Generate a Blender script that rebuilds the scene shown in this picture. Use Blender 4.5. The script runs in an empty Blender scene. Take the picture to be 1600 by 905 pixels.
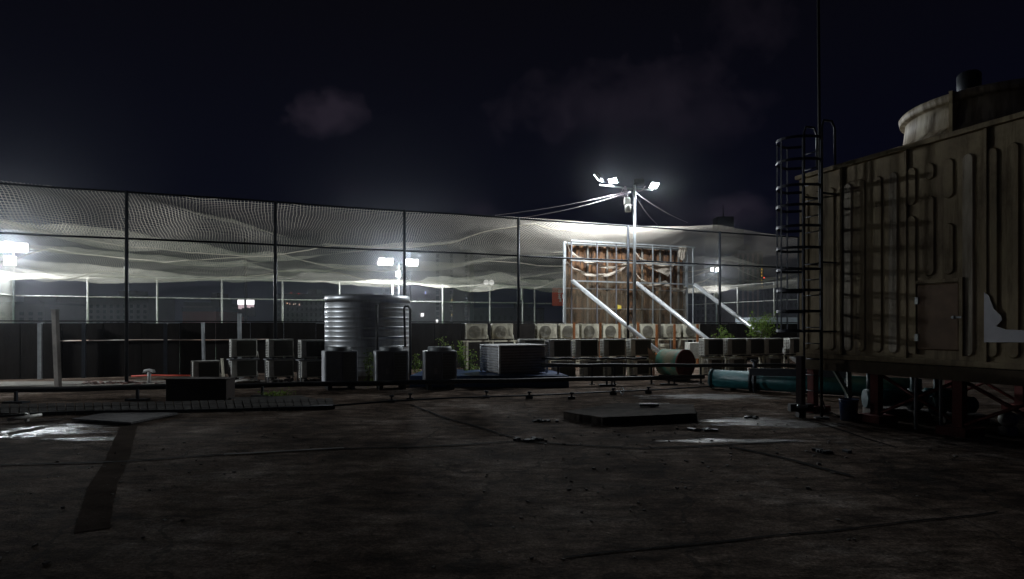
import bpy, math, random
from mathutils import Vector, Matrix, noise
random.seed(7)
S = bpy.context.scene
COL = S.collection
F = 960.0; HZ = 509.0; H = 1.6
# ------------------------------------------------------------------ camera
cd = bpy.data.cameras.new("camera"); cam = bpy.data.objects.new("camera", cd); COL.objects.link(cam)
cam.location = (0, 0, H); cam.rotation_euler = (math.radians(90), 0, 0)
cd.sensor_width = 36; cd.lens = 36*F/1600; cd.shift_y = (HZ-452.5)/1600; cd.clip_start = .05; cd.clip_end = 3000
S.camera = cam
# ------------------------------------------------------------------ night sky
W = bpy.data.worlds.new("World"); S.world = W; W.use_nodes = True
nt = W.node_tree; N = nt.nodes; L = nt.links
bg = N["Background"]; bg.inputs[1].default_value = 1.0
tc = N.new("ShaderNodeTexCoord"); sep = N.new("ShaderNodeSeparateXYZ"); L.new(tc.outputs["Generated"], sep.inputs[0])
cr = N.new("ShaderNodeValToRGB"); L.new(sep.outputs["Z"], cr.inputs[0])
e = cr.color_ramp.elements
e[0].position = 0.0; e[0].color = (.0020, .0022, .0062, 1)
e[1].position = .48; e[1].color = (.0020, .0019, .0034, 1)
m = cr.color_ramp.elements.new(.2); m.color = (.0014, .0017, .0058, 1)
def cloud_dir(px, py):
    v = Vector(((px-800)/F, 1, (HZ-py)/F)); return v.normalized()
nz = N.new("ShaderNodeTexNoise"); nz.inputs["Scale"].default_value = 16; nz.inputs["Detail"].default_value = 7; nz.inputs["Roughness"].default_value = .62
L.new(tc.outputs["Generated"], nz.inputs["Vector"])
def M(op, a, b=None, c=None, clamp=False):
    n = N.new("ShaderNodeMath"); n.operation = op; n.use_clamp = clamp
    for i, x in enumerate((a, b, c)):
        if x is None: continue
        if hasattr(x, "links"): L.new(x, n.inputs[i])
        else: n.inputs[i].default_value = x
    return n.outputs[0]
mask = None
for px, py, rx, rz, k in ((508, 180, .052, .030, 1.3), (880, 170, .10, .05, .55), (985, 165, .14, .07, .55), (1065, 190, .11, .04, .42), (930, 125, .07, .03, .3), (1175, 45, .05, .05, .3),
                          (1128, 332, .06, .022, 1.05), (1068, 330, .05, .03, .6), (752, 330, .045, .014, .6), (545, 297, .04, .016, .2), (700, 312, .06, .02, .2)):
    d = cloud_dir(px, py)
    sb = N.new("ShaderNodeVectorMath"); sb.operation = "SUBTRACT"; L.new(tc.outputs["Generated"], sb.inputs[0]); sb.inputs[1].default_value = d
    sc = N.new("ShaderNodeVectorMath"); sc.operation = "MULTIPLY"; L.new(sb.outputs[0], sc.inputs[0]); sc.inputs[1].default_value = (1/rx, 1/max(rx, .05), 1/rz)
    ln = N.new("ShaderNodeVectorMath"); ln.operation = "LENGTH"; L.new(sc.outputs[0], ln.inputs[0])
    nn = M("MULTIPLY", M("SUBTRACT", nz.outputs["Fac"], .5), 3.4)
    v = M("MULTIPLY", M("SMOOTH_MIN", M("MULTIPLY", M("MAXIMUM", M("ADD", M("SUBTRACT", 1.15, ln.outputs["Value"]), nn), 0), .8), 1.0, .2), k)
    mask = v if mask is None else M("MAXIMUM", mask, v)
mixc = N.new("ShaderNodeMixRGB"); mixc.blend_type = "ADD"; mixc.inputs[2].default_value = (.0135, .0100, .0140, 1)
L.new(mask, mixc.inputs[0]); L.new(cr.outputs[0], mixc.inputs[1]); L.new(mixc.outputs[0], bg.inputs[0])
S.view_settings.view_transform = 'Standard'; S.view_settings.look = 'None'; S.view_settings.exposure = 0; S.view_settings.gamma = 1
S.render.engine = 'CYCLES'
S.cycles.use_denoising = True
S.cycles.transparent_max_bounces = 48; S.cycles.max_bounces = 5; S.cycles.diffuse_bounces = 3; S.cycles.volume_bounces = 0
S.cycles.sample_clamp_indirect = 2.0; S.cycles.sample_clamp_direct = 0; S.cycles.caustics_reflective = False
HAZE = .0003
P_CORNER = 5200; P_BACK = 4800; P_NEAR_LEFT = 4500; P_NEAR_OUT = 300; P_NEAR_COURT = 600; P_END = 750

# ------------------------------------------------------------------ helpers
def P(px, py, D): return Vector(((px-800)/F*D, D, H+(HZ-py)/F*D))
def G(px, py, z=0): D = (H-z)*F/(py-HZ); return Vector(((px-800)/F*D, D, z))
AX = Vector((2.567, 1, 0)).normalized(); AY = Vector((-.39, 1, 0)).normalized(); UP = Vector((0, 0, 1))
def on_line(o, px):       # where the view column px meets a line parallel to the fences through o
    p = (px-800)/F; t = (p*o[1]-o[0])/(2.567-p); return Vector((o[0]+2.567*t, o[1]+t, 0))
MATS = {}
def mat(name, col, rough=.6, metal=0, var=.25, scale=6, bump=.0, bscale=40, spec=.4, col2=None, stretch=None, thr=.5, soft=.18):
    if name in MATS: return MATS[name]
    m = bpy.data.materials.new(name); m.use_nodes = True; t = m.node_tree; b = t.nodes["Principled BSDF"]
    c = t.nodes.new("ShaderNodeTexCoord"); mp = t.nodes.new("ShaderNodeMapping"); t.links.new(c.outputs["Object"], mp.inputs[0])
    if stretch: mp.inputs["Scale"].default_value = stretch
    n = t.nodes.new("ShaderNodeTexNoise"); n.inputs["Scale"].default_value = scale; n.inputs["Detail"].default_value = 8; n.inputs["Roughness"].default_value = .65
    t.links.new(mp.outputs[0], n.inputs[0])
    r = t.nodes.new("ShaderNodeValToRGB"); t.links.new(n.outputs[0], r.inputs[0])
    c2 = col2 or tuple(x*(1-var) for x in col)
    r.color_ramp.elements[0].position = thr-soft; r.color_ramp.elements[0].color = (*c2, 1)
    r.color_ramp.elements[1].position = thr+soft; r.color_ramp.elements[1].color = (*col, 1)
    t.links.new(r.outputs[0], b.inputs["Base Color"])
    b.inputs["Roughness"].default_value = rough; b.inputs["Metallic"].default_value = metal; b.inputs["Specular IOR Level"].default_value = spec
    if bump:
        n2 = t.nodes.new("ShaderNodeTexNoise"); n2.inputs["Scale"].default_value = bscale; n2.inputs["Detail"].default_value = 5; t.links.new(mp.outputs[0], n2.inputs[0])
        bp = t.nodes.new("ShaderNodeBump"); bp.inputs["Strength"].default_value = bump; bp.inputs["Distance"].default_value = .02
        t.links.new(n2.outputs[0], bp.inputs["Height"]); t.links.new(bp.outputs[0], b.inputs["Normal"])
    MATS[name] = m; return m
def emit(name, col, s):
    if name in MATS: return MATS[name]
    m = bpy.data.materials.new(name); m.use_nodes = True; b = m.node_tree.nodes["Principled BSDF"]
    b.inputs["Base Color"].default_value = (.1, .1, .1, 1); b.inputs["Emission Color"].default_value = (*col, 1); b.inputs["Emission Strength"].default_value = s
    MATS[name] = m; return m
def netmat(name, cell, w, col=(.74, .70, .64), trans=.4, warp=0.0, dens=0.0):
    """woven cords on real UVs in metres; open between the cords"""
    m = bpy.data.materials.new(name); m.use_nodes = True; t = m.node_tree; t.nodes.clear()
    o = t.nodes.new("ShaderNodeOutputMaterial"); uv = t.nodes.new("ShaderNodeUVMap"); uv.uv_map = "UVMap"
    src = uv.outputs[0]
    def mm(op, a, b=None, clamp=False):
        n = t.nodes.new("ShaderNodeMath"); n.operation = op; n.use_clamp = clamp
        for i, x in enumerate((a, b)):
            if x is None: continue
            if hasattr(x, "links"): t.links.new(x, n.inputs[i])
            else: n.inputs[i].default_value = x
        return n.outputs[0]
    if warp:
        nz = t.nodes.new("ShaderNodeTexNoise"); nz.inputs["Scale"].default_value = .35; nz.inputs["Detail"].default_value = 3; t.links.new(src, nz.inputs[0])
        s1 = t.nodes.new("ShaderNodeVectorMath"); s1.operation = "SCALE"; s1.inputs["Scale"].default_value = warp; t.links.new(nz.outputs["Color"], s1.inputs[0])
        a1 = t.nodes.new("ShaderNodeVectorMath"); a1.operation = "ADD"; t.links.new(src, a1.inputs[0]); t.links.new(s1.outputs[0], a1.inputs[1]); src = a1.outputs[0]
    sp = t.nodes.new("ShaderNodeSeparateXYZ"); t.links.new(src, sp.inputs[0])
    lines = []
    for ax in ("X", "Y"):
        f = mm("FRACT", mm("MULTIPLY", sp.outputs[ax], 1/cell)); lines.append(mm("LESS_THAN", f, w/cell))
    cov = mm("MAXIMUM", lines[0], lines[1])
    if dens: cov = mm("MAXIMUM", cov, dens)
    d = t.nodes.new("ShaderNodeBsdfDiffuse"); d.inputs[0].default_value = (*col, 1)
    tl = t.nodes.new("ShaderNodeBsdfTranslucent"); tl.inputs[0].default_value = (*col, 1)
    mx = t.nodes.new("ShaderNodeMixShader"); mx.inputs[0].default_value = trans; t.links.new(d.outputs[0], mx.inputs[1]); t.links.new(tl.outputs[0], mx.inputs[2])
    tr = t.nodes.new("ShaderNodeBsdfTransparent"); fx = t.nodes.new("ShaderNodeMixShader")
    t.links.new(cov, fx.inputs[0]); t.links.new(tr.outputs[0], fx.inputs[1]); t.links.new(mx.outputs[0], fx.inputs[2]); t.links.new(fx.outputs[0], o.inputs[0])
    return m
class MB:
    def __init__(s): s.v = []; s.f = []; s.uv = None; s.smooth = []
    def quad(s, pts, smooth=False):
        n = len(s.v); s.v += [Vector(p) for p in pts]; s.f.append(tuple(range(n, n+len(pts)))); s.smooth.append(smooth)
    def box(s, c, size, ax=(1, 0, 0), ay=None, az=(0, 0, 1), bev=0.0):
        c = Vector(c); az = Vector(az).normalized(); ax = Vector(ax).normalized(); ay = Vector(ay).normalized() if ay else az.cross(ax).normalized()
        hx, hy, hz = (x/2 for x in size); n = len(s.v)
        if bev and bev < min(hx, hy):
            ring = [(-hx+bev, -hy), (hx-bev, -hy), (hx, -hy+bev), (hx, hy-bev), (hx-bev, hy), (-hx+bev, hy), (-hx, hy-bev), (-hx, -hy+bev)]
            inn = [(x*(1-bev/hx), y*(1-bev/hy)) for x, y in ring]
            lv = [(inn, -hz), (ring, -hz+bev), (ring, hz-bev), (inn, hz)]
            for r, z in lv: s.v += [c+ax*x+ay*y+az*z for x, y in r]
            for k in range(3):
                for i in range(8):
                    j = (i+1) % 8; s.f.append((n+8*k+i, n+8*k+j, n+8*k+8+j, n+8*k+8+i)); s.smooth.append(False)
            s.f.append(tuple(n+7-i for i in range(8))); s.f.append(tuple(n+24+i for i in range(8))); s.smooth += [False]*2
            return s
        for k in (-1, 1):
            for (i, j) in ((-1, -1), (1, -1), (1, 1), (-1, 1)): s.v.append(c+ax*hx*i+ay*hy*j+az*hz*k)
        for q in ((3, 2, 1, 0), (4, 5, 6, 7), (0, 1, 5, 4), (1, 2, 6, 5), (2, 3, 7, 6), (3, 0, 4, 7)): s.f.append(tuple(n+a for a in q)); s.smooth.append(False)
        return s
    def tube(s, pts, r, seg=10, cap=True, r2=None):
        pts = [Vector(p) for p in pts]; n0 = len(s.v); k = len(pts)
        prev = None
        for i, p in enumerate(pts):
            d = (pts[min(i+1, k-1)]-pts[max(i-1, 0)]).normalized()
            if prev is None:
                a = d.cross(Vector((0, 0, 1)));
                if a.length < .01: a = d.cross(Vector((1, 0, 0)))
            else: a = prev-d*prev.dot(d)
            a.normalize(); prev = a; b = d.cross(a)
            rr = r if r2 is None else r+(r2-r)*i/(k-1)
            for j in range(seg):
                w = 2*math.pi*j/seg; s.v.append(p+a*math.cos(w)*rr+b*math.sin(w)*rr)
        for i in range(k-1):
            for j in range(seg):
                a = n0+i*seg+j; b = n0+i*seg+(j+1) % seg; s.f.append((a, b, b+seg, a+seg)); s.smooth.append(True)
        if cap: s.f.append(tuple(n0+seg-1-j for j in range(seg))); s.f.append(tuple(n0+(k-1)*seg+j for j in range(seg))); s.smooth += [False]*2
        return s
    def lathe(s, c, prof, seg=32, axis=(0, 0, 1), a0=0, a1=2*math.pi):
        c = Vector(c); az = Vector(axis).normalized(); ax = az.cross(Vector((0, 0, 1)))
        if ax.length < .01: ax = Vector((1, 0, 0))
        ax.normalize(); ay = az.cross(ax); n0 = len(s.v); full = abs(a1-a0-2*math.pi) < 1e-6; cnt = seg if full else seg+1
        for (r, z) in prof:
            for j in range(cnt):
                w = a0+(a1-a0)*j/seg; s.v.append(c+ax*math.cos(w)*r+ay*math.sin(w)*r+az*z)
        for i in range(len(prof)-1):
            for j in range(seg):
                a = n0+i*cnt+j; b = n0+i*cnt+(j+1) % cnt; s.f.append((a, b, b+cnt, a+cnt)); s.smooth.append(abs(prof[i][0]-prof[i+1][0]) < .6*abs(prof[i][1]-prof[i+1][1]))
        return s
    def grid(s, fn, nu, nv, uvfn=None):
        n0 = len(s.v); s.uv = [] if uvfn else None
        for i in range(nu+1):
            for j in range(nv+1):
                s.v.append(Vector(fn(i/nu, j/nv)))
                if uvfn: s.uv.append(uvfn(i/nu, j/nv))
        for i in range(nu):
            for j in range(nv):
                a = n0+i*(nv+1)+j; s.f.append((a, a+nv+1, a+nv+2, a+1)); s.smooth.append(True)
        return s
    def build(s, name, m, parent=None, loc=None):
        me = bpy.data.meshes.new(name)
        off = Vector(loc) if loc is not None else (Vector(parent.location) if parent and parent.get('_root') else Vector((0, 0, 0)))
        if parent is not None and '_off' in parent: off = Vector(parent['_off'])
        me.from_pydata([tuple(v-off) for v in s.v], [], s.f); me.polygons.foreach_set("use_smooth", s.smooth)
        if s.uv:
            ul = me.uv_layers.new(name="UVMap"); li = [0]*len(me.loops); me.loops.foreach_get("vertex_index", li)
            flat = []
            for i in li: flat += s.uv[i]
            ul.data.foreach_set("uv", flat)
        if m: me.materials.append(m)
        me.update(); o = bpy.data.objects.new(name, me); COL.objects.link(o)
        if parent is not None: o.parent = parent
        else: o.location = off
        o['_off'] = tuple(off)
        return o
def tag(o, label=None, cat=None, group=None, kind=None):
    for k, v in (('label', label), ('category', cat), ('group', group), ('kind', kind)):
        if v: o[k] = v
    return o
def thing(name, loc, label, cat, group=None):
    o = bpy.data.objects.new(name, None); COL.objects.link(o); o.location = loc; o.empty_display_size = .2; o['_off'] = tuple(loc)
    return tag(o, label, cat, group)
def copy_tree(o, parent=None):
    c = o.copy(); COL.objects.link(c); c.parent = parent
    for ch in list(o.children): copy_tree(ch, c)
    return c
def fbm(x, y, z=0, o=4):
    return noise.fractal(Vector((x, y, z)), .6, 2.0, o)

# ------------------------------------------------------------------ materials
m_frame = mat("dark painted steel", (.035, .04, .05), .5, .6, .4)
m_galv = mat("galvanised steel", (.50, .53, .55), .42, .7, .35, 8)
m_white = mat("weathered white paint", (.78, .78, .72), .5, 0, .35, 5)
m_beige = mat("aged cream casing", (.68, .65, .52), .55, 0, .35, 5, .1)
m_dark = mat("dark coil fins", (.13, .125, .10), .6, 0, .4, 30)
m_fan = mat("dusty fan guard", (.30, .28, .22), .6, 0, .4, 12)
m_slot = mat("black slots", (.012, .012, .012), .7)
m_grey = mat("grey unit panel", (.30, .31, .33), .55, .1, .3, 5, .05)
m_black = mat("black rubber insulation", (.012, .012, .013), .6, 0, .3)
m_rustp = mat("orange rusted steel", (.36, .13, .04), .8, .1, .5, 9, .2)
m_conc = mat("dirty concrete", (.22, .20, .18), .85, 0, .5, 3, .4, 30)
m_darkwall = mat("dark grimy board", (.017, .0145, .013), .9, 0, .5, 2.5, .3, 20, spec=.1, stretch=(3, 3, .6))
m_stain = mat("brushed stainless", (.50, .52, .55), .40, .85, .18, 4, stretch=(1, 1, 6))
m_frp = mat("weathered fibreglass", (.42, .34, .20), .7, 0, .6, 2.2, .15, 25, col2=(.25, .19, .115), stretch=(1.4, 1.4, .5))
m_frp2 = mat("pale stained fibreglass", (.60, .54, .42), .6, 0, .5, 2.6, .12, 20, col2=(.28, .22, .15), stretch=(2, 2, .4))
m_teal = mat("teal painted pipe", (.03, .17, .19), .42, 0, .5, 4, .15)
m_blue = mat("blue tarpaulin", (.035, .08, .20), .4, 0, .4, 5, .3, 12)
m_red = mat("dull red steel", (.16, .03, .025), .6, .2, .5)
m_leaf = mat("leaf green", (.15, .25, .045), .5, 0, .5, 14)
_t = m_leaf.node_tree; _b = _t.nodes["Principled BSDF"]; _x = _t.nodes.new("ShaderNodeMixShader"); _x.inputs[0].default_value = .45; _l = _t.nodes.new("ShaderNodeBsdfTranslucent"); _l.inputs[0].default_value = (.22, .34, .06, 1)
_t.links.new(_b.outputs[0], _x.inputs[1]); _t.links.new(_l.outputs[0], _x.inputs[2]); _t.links.new(_x.outputs[0], _t.nodes["Material Output"].inputs[0])
m_stem = mat("woody stem", (.09, .07, .04), .8)

def streaks(m, st, amt, thr=.50, col=(.30, .24, .18)):
    t = m.node_tree; b = t.nodes["Principled BSDF"]; src = b.inputs["Base Color"].links[0].from_socket
    c = t.nodes.new("ShaderNodeTexCoord"); mp = t.nodes.new("ShaderNodeMapping"); mp.inputs["Scale"].default_value = st; t.links.new(c.outputs["Object"], mp.inputs[0])
    n = t.nodes.new("ShaderNodeTexNoise"); n.inputs["Scale"].default_value = 1; n.inputs["Detail"].default_value = 7; n.inputs["Roughness"].default_value = .7; t.links.new(mp.outputs[0], n.inputs[0])
    r = t.nodes.new("ShaderNodeMapRange"); r.inputs[1].default_value = thr; r.inputs[2].default_value = thr+.16; r.inputs[4].default_value = amt; t.links.new(n.outputs[0], r.inputs[0])
    x = t.nodes.new("ShaderNodeMixRGB"); x.blend_type = "MULTIPLY"; x.inputs[2].default_value = (*col, 1); t.links.new(r.outputs[0], x.inputs[0]); t.links.new(src, x.inputs[1]); t.links.new(x.outputs[0], b.inputs["Base Color"])
def vary(m, lo=.62, hi=1.1):
    t = m.node_tree; b = t.nodes["Principled BSDF"]; src = b.inputs["Base Color"].links[0].from_socket
    oi = t.nodes.new("ShaderNodeObjectInfo"); r = t.nodes.new("ShaderNodeMapRange"); r.inputs[3].default_value = lo; r.inputs[4].default_value = hi; t.links.new(oi.outputs["Random"], r.inputs[0])
    v = t.nodes.new("ShaderNodeVectorMath"); v.operation = "SCALE"; t.links.new(src, v.inputs[0]); t.links.new(r.outputs[0], v.inputs["Scale"]); t.links.new(v.outputs[0], b.inputs["Base Color"])
streaks(m_frp, (5, 5, .45), .85); streaks(m_frp, (1.1, 1.1, .9), .8, .52, (.45, .40, .36)); streaks(m_frp2, (6, 6, .4), .9, .47)
streaks(m_darkwall, (4, 4, .3), .7); streaks(m_stain, (3, 3, .6), .6, .5, (.5, .45, .4)); streaks(m_beige, (7, 7, 2), .45); streaks(m_white, (7, 7, 2), .6)
vary(m_beige, .82); vary(m_white, .85); vary(m_grey, .7); vary(m_dark, .35, 1.3); vary(m_fan, .6, 1.3)
# ------------------------------------------------------------------ ground
def ground_material():
    m = bpy.data.materials.new("wet stained roof concrete"); m.use_nodes = True; t = m.node_tree; b = t.nodes["Principled BSDF"]; l = t.links
    g = t.nodes.new("ShaderNodeNewGeometry"); pos = g.outputs["Position"]
    def nz(scale, det=8, rough=.65, st=None):
        n = t.nodes.new("ShaderNodeTexNoise"); n.inputs["Scale"].default_value = scale; n.inputs["Detail"].default_value = det; n.inputs["Roughness"].default_value = rough
        if st:
            mp = t.nodes.new("ShaderNodeMapping"); mp.inputs["Scale"].default_value = st; l.new(pos, mp.inputs[0]); l.new(mp.outputs[0], n.inputs[0])
        else: l.new(pos, n.inputs[0])
        return n.outputs[0]
    def mm(op, a, b_=None, clamp=False):
        n = t.nodes.new("ShaderNodeMath"); n.operation = op; n.use_clamp = clamp
        for i, x in enumerate((a, b_)):
            if x is None: continue
            if hasattr(x, "links"): l.new(x, n.inputs[i])
            else: n.inputs[i].default_value = x
        return n.outputs[0]
    def ramp(src, stops):
        r = t.nodes.new("ShaderNodeValToRGB"); l.new(src, r.inputs[0]); el = r.color_ramp.elements
        el[0].position, el[0].color = stops[0][0], (*stops[0][1], 1); el[1].position, el[1].color = stops[-1][0], (*stops[-1][1], 1)
        for p_, c_ in stops[1:-1]: q = el.new(p_); q.color = (*c_, 1)
        return r.outputs[0]
    base = ramp(nz(.55, 10, .7), [(.36, (.030, .022, .017)), (.45, (.085, .062, .048)), (.55, (.15, .118, .096)), (.66, (.27, .235, .21))])
    spots = ramp(nz(3.2, 10, .8, (.7, 1.5, 1)), [(.38, (.22, .20, .18)), (.52, (1, .97, .94)), (.66, (2.0, 1.95, 1.95))])
    mx = t.nodes.new("ShaderNodeMixRGB"); mx.blend_type = "MULTIPLY"; mx.inputs[0].default_value = 1; l.new(base, mx.inputs[1]); l.new(spots, mx.inputs[2])
    grit = ramp(nz(34, 6, .8), [(.36, (.45, .44, .43)), (.5, (1, 1, 1)), (.64, (1.9, 1.9, 1.9))])
    mg = t.nodes.new("ShaderNodeMixRGB"); mg.blend_type = "MULTIPLY"; mg.inputs[0].default_value = 1; l.new(mx.outputs[0], mg.inputs[1]); l.new(grit, mg.inputs[2]); mx = mg
    # thin cracks
    vo = t.nodes.new("ShaderNodeTexVoronoi"); vo.feature = "DISTANCE_TO_EDGE"; vo.inputs["Scale"].default_value = .42
    wn = t.nodes.new("ShaderNodeTexNoise"); wn.inputs["Scale"].default_value = 1.3; wn.inputs["Detail"].default_value = 6; l.new(pos, wn.inputs[0])
    ad = t.nodes.new("ShaderNodeVectorMath"); ad.operation = "ADD"; l.new(pos, ad.inputs[0]); l.new(wn.outputs["Color"], ad.inputs[1]); l.new(ad.outputs[0], vo.inputs[0])
    crk = mm("LESS_THAN", vo.outputs["Distance"], .009)
    m2 = t.nodes.new("ShaderNodeMixRGB"); l.new(mm("MULTIPLY", crk, .55), m2.inputs[0]); l.new(mx.outputs[0], m2.inputs[1]); m2.inputs[2].default_value = (.02, .018, .016, 1)
    # wet patches where rain water stands
    wet = None
    for (x, y, rx, ry) in ((-7.0, 9.4, .8, .65), (-6.0, 8.7, .8, .14), (4.1, 10.3, 1.0, .42), (3.2, 8.55, 1.1, .16), (4.5, 9.9, 1.1, .3), (2.9, 11.6, .4, 1.2), (4.6, 13.9, 1.5, .6)):
        sb = t.nodes.new("ShaderNodeVectorMath"); sb.operation = "SUBTRACT"; l.new(pos, sb.inputs[0]); sb.inputs[1].default_value = (x, y, 0)
        ml = t.nodes.new("ShaderNodeVectorMath"); ml.operation = "MULTIPLY"; l.new(sb.outputs[0], ml.inputs[0]); ml.inputs[1].default_value = (1/rx, 1/ry, 0)
        le = t.nodes.new("ShaderNodeVectorMath"); le.operation = "LENGTH"; l.new(ml.outputs[0], le.inputs[0])
        v = mm("SUBTRACT", 1.0, le.outputs["Value"]); wet = v if wet is None else mm("MAXIMUM", wet, v)
    wetn = mm("MULTIPLY", mm("ADD", mm("MAXIMUM", wet, -.6), mm("MULTIPLY", mm("SUBTRACT", nz(1.6, 10, .78, (.8, 2.6, 1)), .5), 5.0)), 2.2, clamp=True)
    wetn = mm("MULTIPLY", wetn, mm("GREATER_THAN", wet, -.6))
    damp = mm("MULTIPLY", mm("SUBTRACT", nz(.8, 8, .7, (.6, 1.6, 1)), .5), 4, clamp=True)
    rough = mm("SUBTRACT", mm("SUBTRACT", .97, mm("MULTIPLY", damp, .15)), mm("MULTIPLY", wetn, .58))
    l.new(rough, b.inputs["Roughness"]); l.new(mm("ADD", .04, mm("MULTIPLY", wetn, .60)), b.inputs["Specular IOR Level"])
    dk = t.nodes.new("ShaderNodeMixRGB"); dk.blend_type = "MULTIPLY"; l.new(wetn, dk.inputs[0]); l.new(m2.outputs[0], dk.inputs[1]); dk.inputs[2].default_value = (.5, .5, .5, 1)
    l.new(dk.outputs[0], b.inputs["Base Color"])
    hgt = mm("ADD", mm("MULTIPLY", nz(3, 10, .7), .8), mm("ADD", mm("MULTIPLY", nz(38, 6, .7), .22), mm("MULTIPLY", crk, -.4)))
    bp = t.nodes.new("ShaderNodeBump"); bp.inputs["Strength"].default_value = 1.0; bp.inputs["Distance"].default_value = .06; l.new(hgt, bp.inputs["Height"]); l.new(bp.outputs[0], b.inputs["Normal"])
    return m
m_ground = ground_material()
g = MB()
def gfn(u, v):
    x = -46+92*u; y = -8+34*v
    return (x, y, .012*fbm(x*.35, y*.35, 3))
g.grid(lambda u, v: (-46+92*u, -8+90*v, 0), 4, 4)
tag(g.build("roof_deck", m_ground), kind="structure")
m_city = mat("dark city ground", (.05, .05, .05), .9)
g = MB(); g.quad([(-1500, -300, -32), (1500, -300, -32), (1500, 2200, -32), (-1500, 2200, -32)]); tag(g.build("ground", m_city), kind="structure")
m_turf = mat("court turf", (.03, .09, .03), .9, 0, .3, 3)

# court rectangle corners
NA = Vector((-10.6, 16.9, 0)); VX = Vector((2.567, 1, 0)); VY = Vector((-.39, 1, 0)); TW = 31.57
T0, T1 = -4.87, 15.7; ZT = 1.6+3.68; ZM = 1.6+2.40
def court(t, w, z=0): return NA+VX*t+VY*w+Vector((0, 0, z))
g = MB(); g.quad([court(T0, 2.8, .004), court(T1, 2.8, .004), court(T1, TW, .004), court(T0, TW, .004)])
tag(g.build("court_floor", m_turf), kind="structure")
# expansion joints and repair strips of the deck
m_joint = mat("tar joint", (.008, .007, .007), .95, 0, .4, 4, .3, spec=.05)
m_strip = mat("pale mortar strip", (.22, .21, .19), .85, 0, .5, 4, .3)
m_patch = mat("dark bitumen patch", (.115, .094, .080), 1.0, 0, .5, 3, .4, spec=.0)
def strip(name, pts, w, m, z=.004):
    b = MB(); n = len(pts); res = []
    fine = []
    for i in range(n-1):
        a, c = Vector(pts[i]), Vector(pts[i+1]); k = max(2, int((c-a).length/.25))
        for j in range(k): fine.append(a.lerp(c, j/k))
    fine.append(Vector(pts[-1]))
    for i, p in enumerate(fine):
        d = (fine[min(i+1, len(fine)-1)]-fine[max(i-1, 0)]).normalized(); s = Vector((-d.y, d.x, 0)); k = w/2*(1+(.35 if w < .2 else .10)*noise.noise(p*2.3))
        q = p+s*.03*noise.noise(p*1.7+Vector((5, 0, 0)))
        res.append((Vector((q.x, q.y, z))+s*k, Vector((q.x, q.y, z))-s*k))
    for i in range(len(res)-1): b.quad([res[i][0], res[i][1], res[i+1][1], res[i+1][0]])
    return tag(b.build(name, m), kind="structure")
strip("floor_joint", [G(-60, 729), G(200, 722), G(330, 712), G(540, 702), G(700, 697), G(810, 690), G(1000, 702), G(1250, 690)], .06, m_joint, .008)
strip("floor_strip", [G(350, 711), G(445, 706), G(538, 701)], .07, m_strip, .012)
strip("floor_patch", [G(205, 655), G(190, 700), G(165, 750), G(140, 830)], .24, m_patch, .004)
strip("floor_joint", [G(640, 633), G(700, 655), G(760, 672), G(815, 688)], .05, m_joint, .012)
strip("floor_joint", [G(720, 622), G(900, 628), G(1100, 640)], .05, m_joint, .004)
strip("floor_joint", [G(1140, 698), G(1230, 718), G(1330, 745)], .07, m_joint, .012)
strip("floor_joint", [G(880, 870), G(1080, 850), G(1300, 830), G(1560, 800)], .028, m_joint, .004)
strip("floor_joint", [G(1240, 650), G(1300, 668), G(1400, 700)], .05, m_joint, .004)
# raised walkway of pavers on the left, its front edge shows small teeth
m_pave = mat("grey paving slabs", (.10, .095, .09), .9, 0, .6, 5, .4, spec=.08)
wk = MB(); a = G(-120, 634, .06); c = G(520, 622, .06); a2 = G(-120, 648, .06); c2 = G(525, 635, .06)
kx = (c2-a2).normalized(); n = 46
for i in range(n):
    p0 = a2.lerp(c2, i/n); p1 = a2.lerp(c2, (i+.86)/n); q0 = a.lerp(c, i/n); q1 = a.lerp(c, (i+.86)/n); mid = .62
    for (u0, u1) in ((0, .12), (.14, .55), (.57, 1)):
        A, B, C_, D_ = p0.lerp(q0, u0), p1.lerp(q1, u0), p1.lerp(q1, u1), p0.lerp(q0, u1); dn = Vector((0, 0, -.056))
        wk.quad([A, B, C_, D_]); wk.quad([A+dn, B+dn, B, A]); wk.quad([B+dn, C_+dn, C_, B]); wk.quad([A, D_, D_+dn, A+dn])
tag(wk.build("paver_path", m_pave), kind="structure")
ap = MB(); ap.quad([G(355, 621, .05), G(470, 618, .05), G(528, 633, .05), G(400, 633, .05)])
tag(ap.build("path_apron", m_pave), kind="structure")
pk = MB(); pk.quad([G(-150, 605, .03), G(262, 603, .03), G(262, 595, .03), G(-150, 597, .03)]); pk.quad([G(-150, 605, 0), G(262, 603, 0), G(262, 603, .03), G(-150, 605, .03)])
tag(pk.build("gutter_slab", mat("pale gutter concrete", (.42, .40, .36), .8, 0, .6, 5, .4)), kind="structure")

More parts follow.
